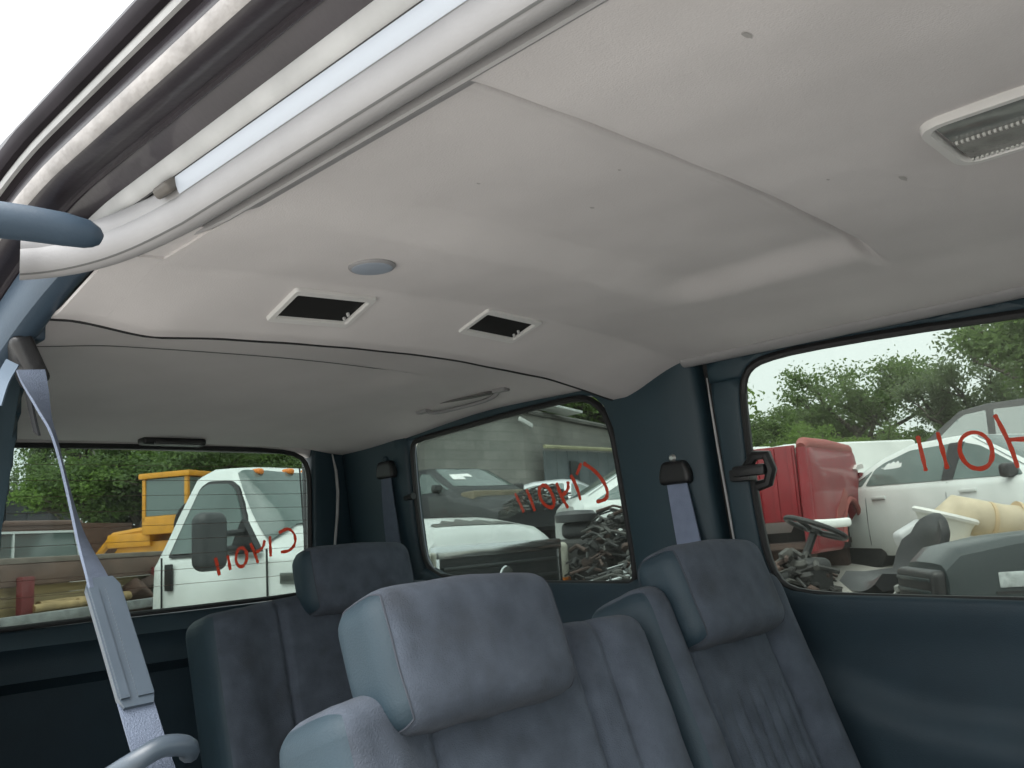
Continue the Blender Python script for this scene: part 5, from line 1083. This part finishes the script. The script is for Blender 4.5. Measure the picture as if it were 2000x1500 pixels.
    for k, (q, w, z) in enumerate(((-2.6, .9, 2.50), (-1.5, .8, 2.62), (1.2, 1.1, 2.76))):
        a = Vector((q, -.05 + abs(q) * .02, z)); mb = MB(); mb.box(a, (w, .5, .06), 0, .02, Matrix.Rotation(.1, 3, 'Y')); mb.build('roof_sheet_scrap', mat('pale_sheet', (.5, .52, .50), .5, var=.3, vscale=6), e)
block_building()
e = empty('dark_shed', (10.2, 34.9, 1.0), R(-35), 'dark slate-grey shed beyond the yard at the far left', 'shed')
SH = mat('dark_slate_wall', (.045, .048, .055), .9, var=.4, vscale=1.2)
for k in range(9):
    mb = MB(); mb.box((-4.5 + k * .7, .0, .6), (.68, .12, 2.1)); mb.build('wall_board', SH, e)
mb = MB(); mb.box((-1.7, 1.5, 1.72), (6.6, 3.4, .12), 0, .02); mb.build('roof', SH, e); mb = MB(); mb.box((-1.7, 1.6, .6), (6.2, 2.9, 2.0)); mb.build('wall', SH, e)

# ================================================================== TREES
def leaf_mat(key, c, c2):
    m = mat(key, c, .75, spec=.25, var=.5, vscale=1.6, color2=c2); nt = m.node_tree; b = nt.nodes['Principled BSDF']; o = nt.nodes['Material Output']
    tr = nt.nodes.new('ShaderNodeBsdfTranslucent'); mx = nt.nodes.new('ShaderNodeMixShader'); mx.inputs[0].default_value = .45; tr.inputs[0].default_value = (c[0] * 1.5, c[1] * 1.6, c[2] * 1.1, 1)
    nt.links.new(b.outputs[0], mx.inputs[1]); nt.links.new(tr.outputs[0], mx.inputs[2]); nt.links.new(mx.outputs[0], o.inputs[0]); return m
LF = [leaf_mat('leaf_mid_green', (.135, .185, .085), (.08, .12, .055)), leaf_mat('leaf_bright_green', (.150, .220, .070), (.09, .14, .045)), leaf_mat('leaf_grey_green', (.155, .19, .125), (.10, .13, .08))]
BARK = mat('bark', (.085, .072, .058), .95, var=.4, vscale=8, bump=.5, bscale=30)
def tree_data(seed, h, spread, dens, leaf, trunk_h, low=False):
    rd = random.Random(seed); wood = MB(); tips = []
    def limb(p, d, L, r, lvl):
        pts = [p]; q = Vector(p); dd = Vector(d)
        for k in range(4):
            dd = (dd + Vector((rd.gauss(0, .16), rd.gauss(0, .16), rd.gauss(.04, .10)))).normalized(); q = q + dd * L / 4; pts.append(q.copy())
        wood.tube(pts, [r, r * .86, r * .72, r * .6, r * .45], 6 if lvl < 2 else 4)
        if lvl >= 3: tips.append((pts[-1], L)); tips.append((pts[2], L)); return
        for k in range(rd.choice((3, 4)) if lvl else rd.choice((5, 6, 7))):
            t = rd.uniform(.45, 1.0); i = min(3, int(t * 4)); b = pts[i].lerp(pts[i + 1], t * 4 - i); an = rd.uniform(0, 6.28)
            sd = Vector((math.cos(an), math.sin(an), rd.uniform(.1, .8) if not low else rd.uniform(-.1, .6))).normalized()
            limb(b, (dd * .35 + sd * spread).normalized(), L * rd.uniform(.48, .72), r * .45, lvl + 1)
        if lvl: tips.append((pts[-1], L))
    limb(Vector((0, 0, -.3)), (0, 0, 1), trunk_h, h * .022, 0)
    top = max(t[0].z for t in tips); sc = h / max(top, .1)
    V = []; F = []
    for (p, L) in tips:
        p = p * sc; rad = .11 * h * rd.uniform(.45, 1.0)
        for k in range(int(dens * rd.uniform(.5, 1.3))):
            a = Vector((rd.gauss(0, 1), rd.gauss(0, 1), rd.gauss(0, .75))) * rad * .55; c = p + a
            n_ = Vector((rd.gauss(0, 1), rd.gauss(0, 1), rd.gauss(.6, 1))).normalized(); t = n_.orthogonal().normalized(); t = (t * math.cos(k) + n_.cross(t) * math.sin(k)); b = n_.cross(t); s = leaf * rd.uniform(.6, 1.3)
            i = len(V); V += [c - t * s * .6, c + b * s * .32 + n_ * s * .1, c + t * s * .7, c - b * s * .32 + n_ * s * .1]; F.append((i, i + 1, i + 2, i + 3))
    wv = [Vector(q) * sc for q in wood.v]
    me_w = mk('trunk', wv, wood.f, BARK); me_l = bpy.data.meshes.new('crown'); me_l.from_pydata([tuple(q) for q in V], [], F); me_l.update()
    return me_w, me_l
TD = [tree_data(3, 1.0 * 9, .95, 85, .20, 3.2), tree_data(5, 9, 1.1, 55, .19, 3.8), tree_data(8, 9, .8, 90, .20, 2.6), tree_data(12, 6, 1.2, 85, .16, 1.1, True)]
def tree(kind, x, y, h, leafi, rz, label, group, name='tree', sx=1.0, z=None):
    base = (9, 9, 9, 6)[kind]; s = h / base; e = empty(name, (x, y, gz(x, y) - .1 if z is None else z), rz, label, 'tree' if name == 'tree' else 'shrub', group); e.scale = (s * sx, s * sx, s)
    me_w, me_l = TD[kind]; link('trunk', me_w, e); o = link('crown', me_l, e)
    if len(me_l.materials) == 0: me_l.materials.append(LF[0])
    o.material_slots[0].link = 'OBJECT'; o.material_slots[0].material = LF[leafi]
G1 = 'trees beyond the far side of the yard'; G2 = 'trees behind the tailgate end of the yard'; G3 = 'shrubs along the tree line'
# far side (right in the picture); d = direction from the eye in degrees from +x towards +y
def polar(dg, r): return (r * math.cos(R(dg)), r * math.sin(R(dg)))
for i, (dg, r, h, k, lf, sx, lb) in enumerate(((22.0, 33, 5.0, 0, 0, 1.1, 'full round green tree standing in the middle of the far door window'), (14.9, 25, 6.4, 1, 2, 1.1, 'tall airy grey-green tree at the right edge of the far door window'),
        (18.9, 33, 3.1, 2, 0, .9, 'slim tree between the round tree and the tall airy one'), (26.2, 35, 4.1, 2, 0, 1.4, 'dense green tree left of the round one over the red truck bed'), (31.0, 38, 3.0, 1, 2, 1.0, 'thin pale tree beside the window pillar over the red truck bed'), (10, 24, 5.4, 2, 0, 1.1, 'dense tree just outside the right edge behind the grey truck'), (17.0, 30, 4.0, 0, 2, 1.0, 'hazy grey-green tree behind the grey truck windscreen'), (24.4, 37, 4.3, 2, 2, 1.2, 'pale tree filling the gap left of the round tree'), (29.0, 36, 3.7, 0, 0, 1.15, 'leafy tree over the left end of the red truck bed'))):
    x, y = polar(dg, r); tree(k, x, y, h, lf, i * 1.7, lb, G1, sx=sx)
for i in range(15):
    dg = 9 + i * 1.75; x, y = polar(dg, 27 + (i * 7) % 5); tree(3, x, y, 1.75 + .40 * ((i * 5) % 3), (0, 1, 0)[i % 3], i * 2.1, 'low leafy shrub in the green band behind the sedan and red truck bed', 'shrubs behind the sedan and red truck bed', 'shrub', 1.2)
for i, (dg, r, h, k, lf, sx, lb) in enumerate(((69.4, 33, 4.6, 1, 2, .85, 'airy tree with sky behind it at the left of the tailgate window'), (67.0, 31, 7.6, 2, 0, .85, 'tree behind the hanging belt, left of the yellow loader'), (64.6, 30, 8.3, 0, 0, 1.05, 'leafy tree over the yellow loader'), (62.6, 31, 8.8, 2, 1, 1.1, 'bright tree just right of the yellow loader'), (61.5, 29, 8.8, 0, 1, 1.1, 'bright tree over the white pickup roof'), (58.2, 29, 8.2, 2, 1, 1.1, 'tree behind the right end of the pickup roof'))):
    x, y = polar(dg, r); tree(k, x, y, h, lf, i * 2.3, lb, G2, sx=sx)
for i in range(12):
    x, y = polar(55 + i * 1.2, 24 + (i * 5) % 4); tree(3, x, y, 2.6 + .5 * ((i * 7) % 3), (1, 0)[i % 2], i * 1.3, 'low leafy shrub in the thicket behind the yellow loader', 'shrubs behind the loader', 'shrub', 1.2)
for i, (dg, r, h) in enumerate(((40.5, 27, 6.2), (37.8, 27, 5.6), (43.2, 28, 5.4), (35, 28, 5.2))):
    x, y = polar(dg, r); tree(3, x, y, h, 1, i * 1.9, 'bright green bush rising behind the block building roof', 'bushes behind the block building', 'shrub', 1.0)
# utility pole among the left trees
x, y = polar(69.0, 27); e = empty('utility_pole', (x, y, gz(x, y)), 0, 'grey utility pole among the trees at the left of the tailgate window', 'pole')
mb = MB(); mb.tube([(0, 0, -.2), (0, 0, 9)], [.16, .11], 10); mb.build('post', mat('weathered_pole', (.16, .15, .13), .9, var=.2, vscale=5), e); mb = MB(); mb.box((0, 0, 8.4), (2.2, .1, .12)); mb.build('crossarm', BARK, e)
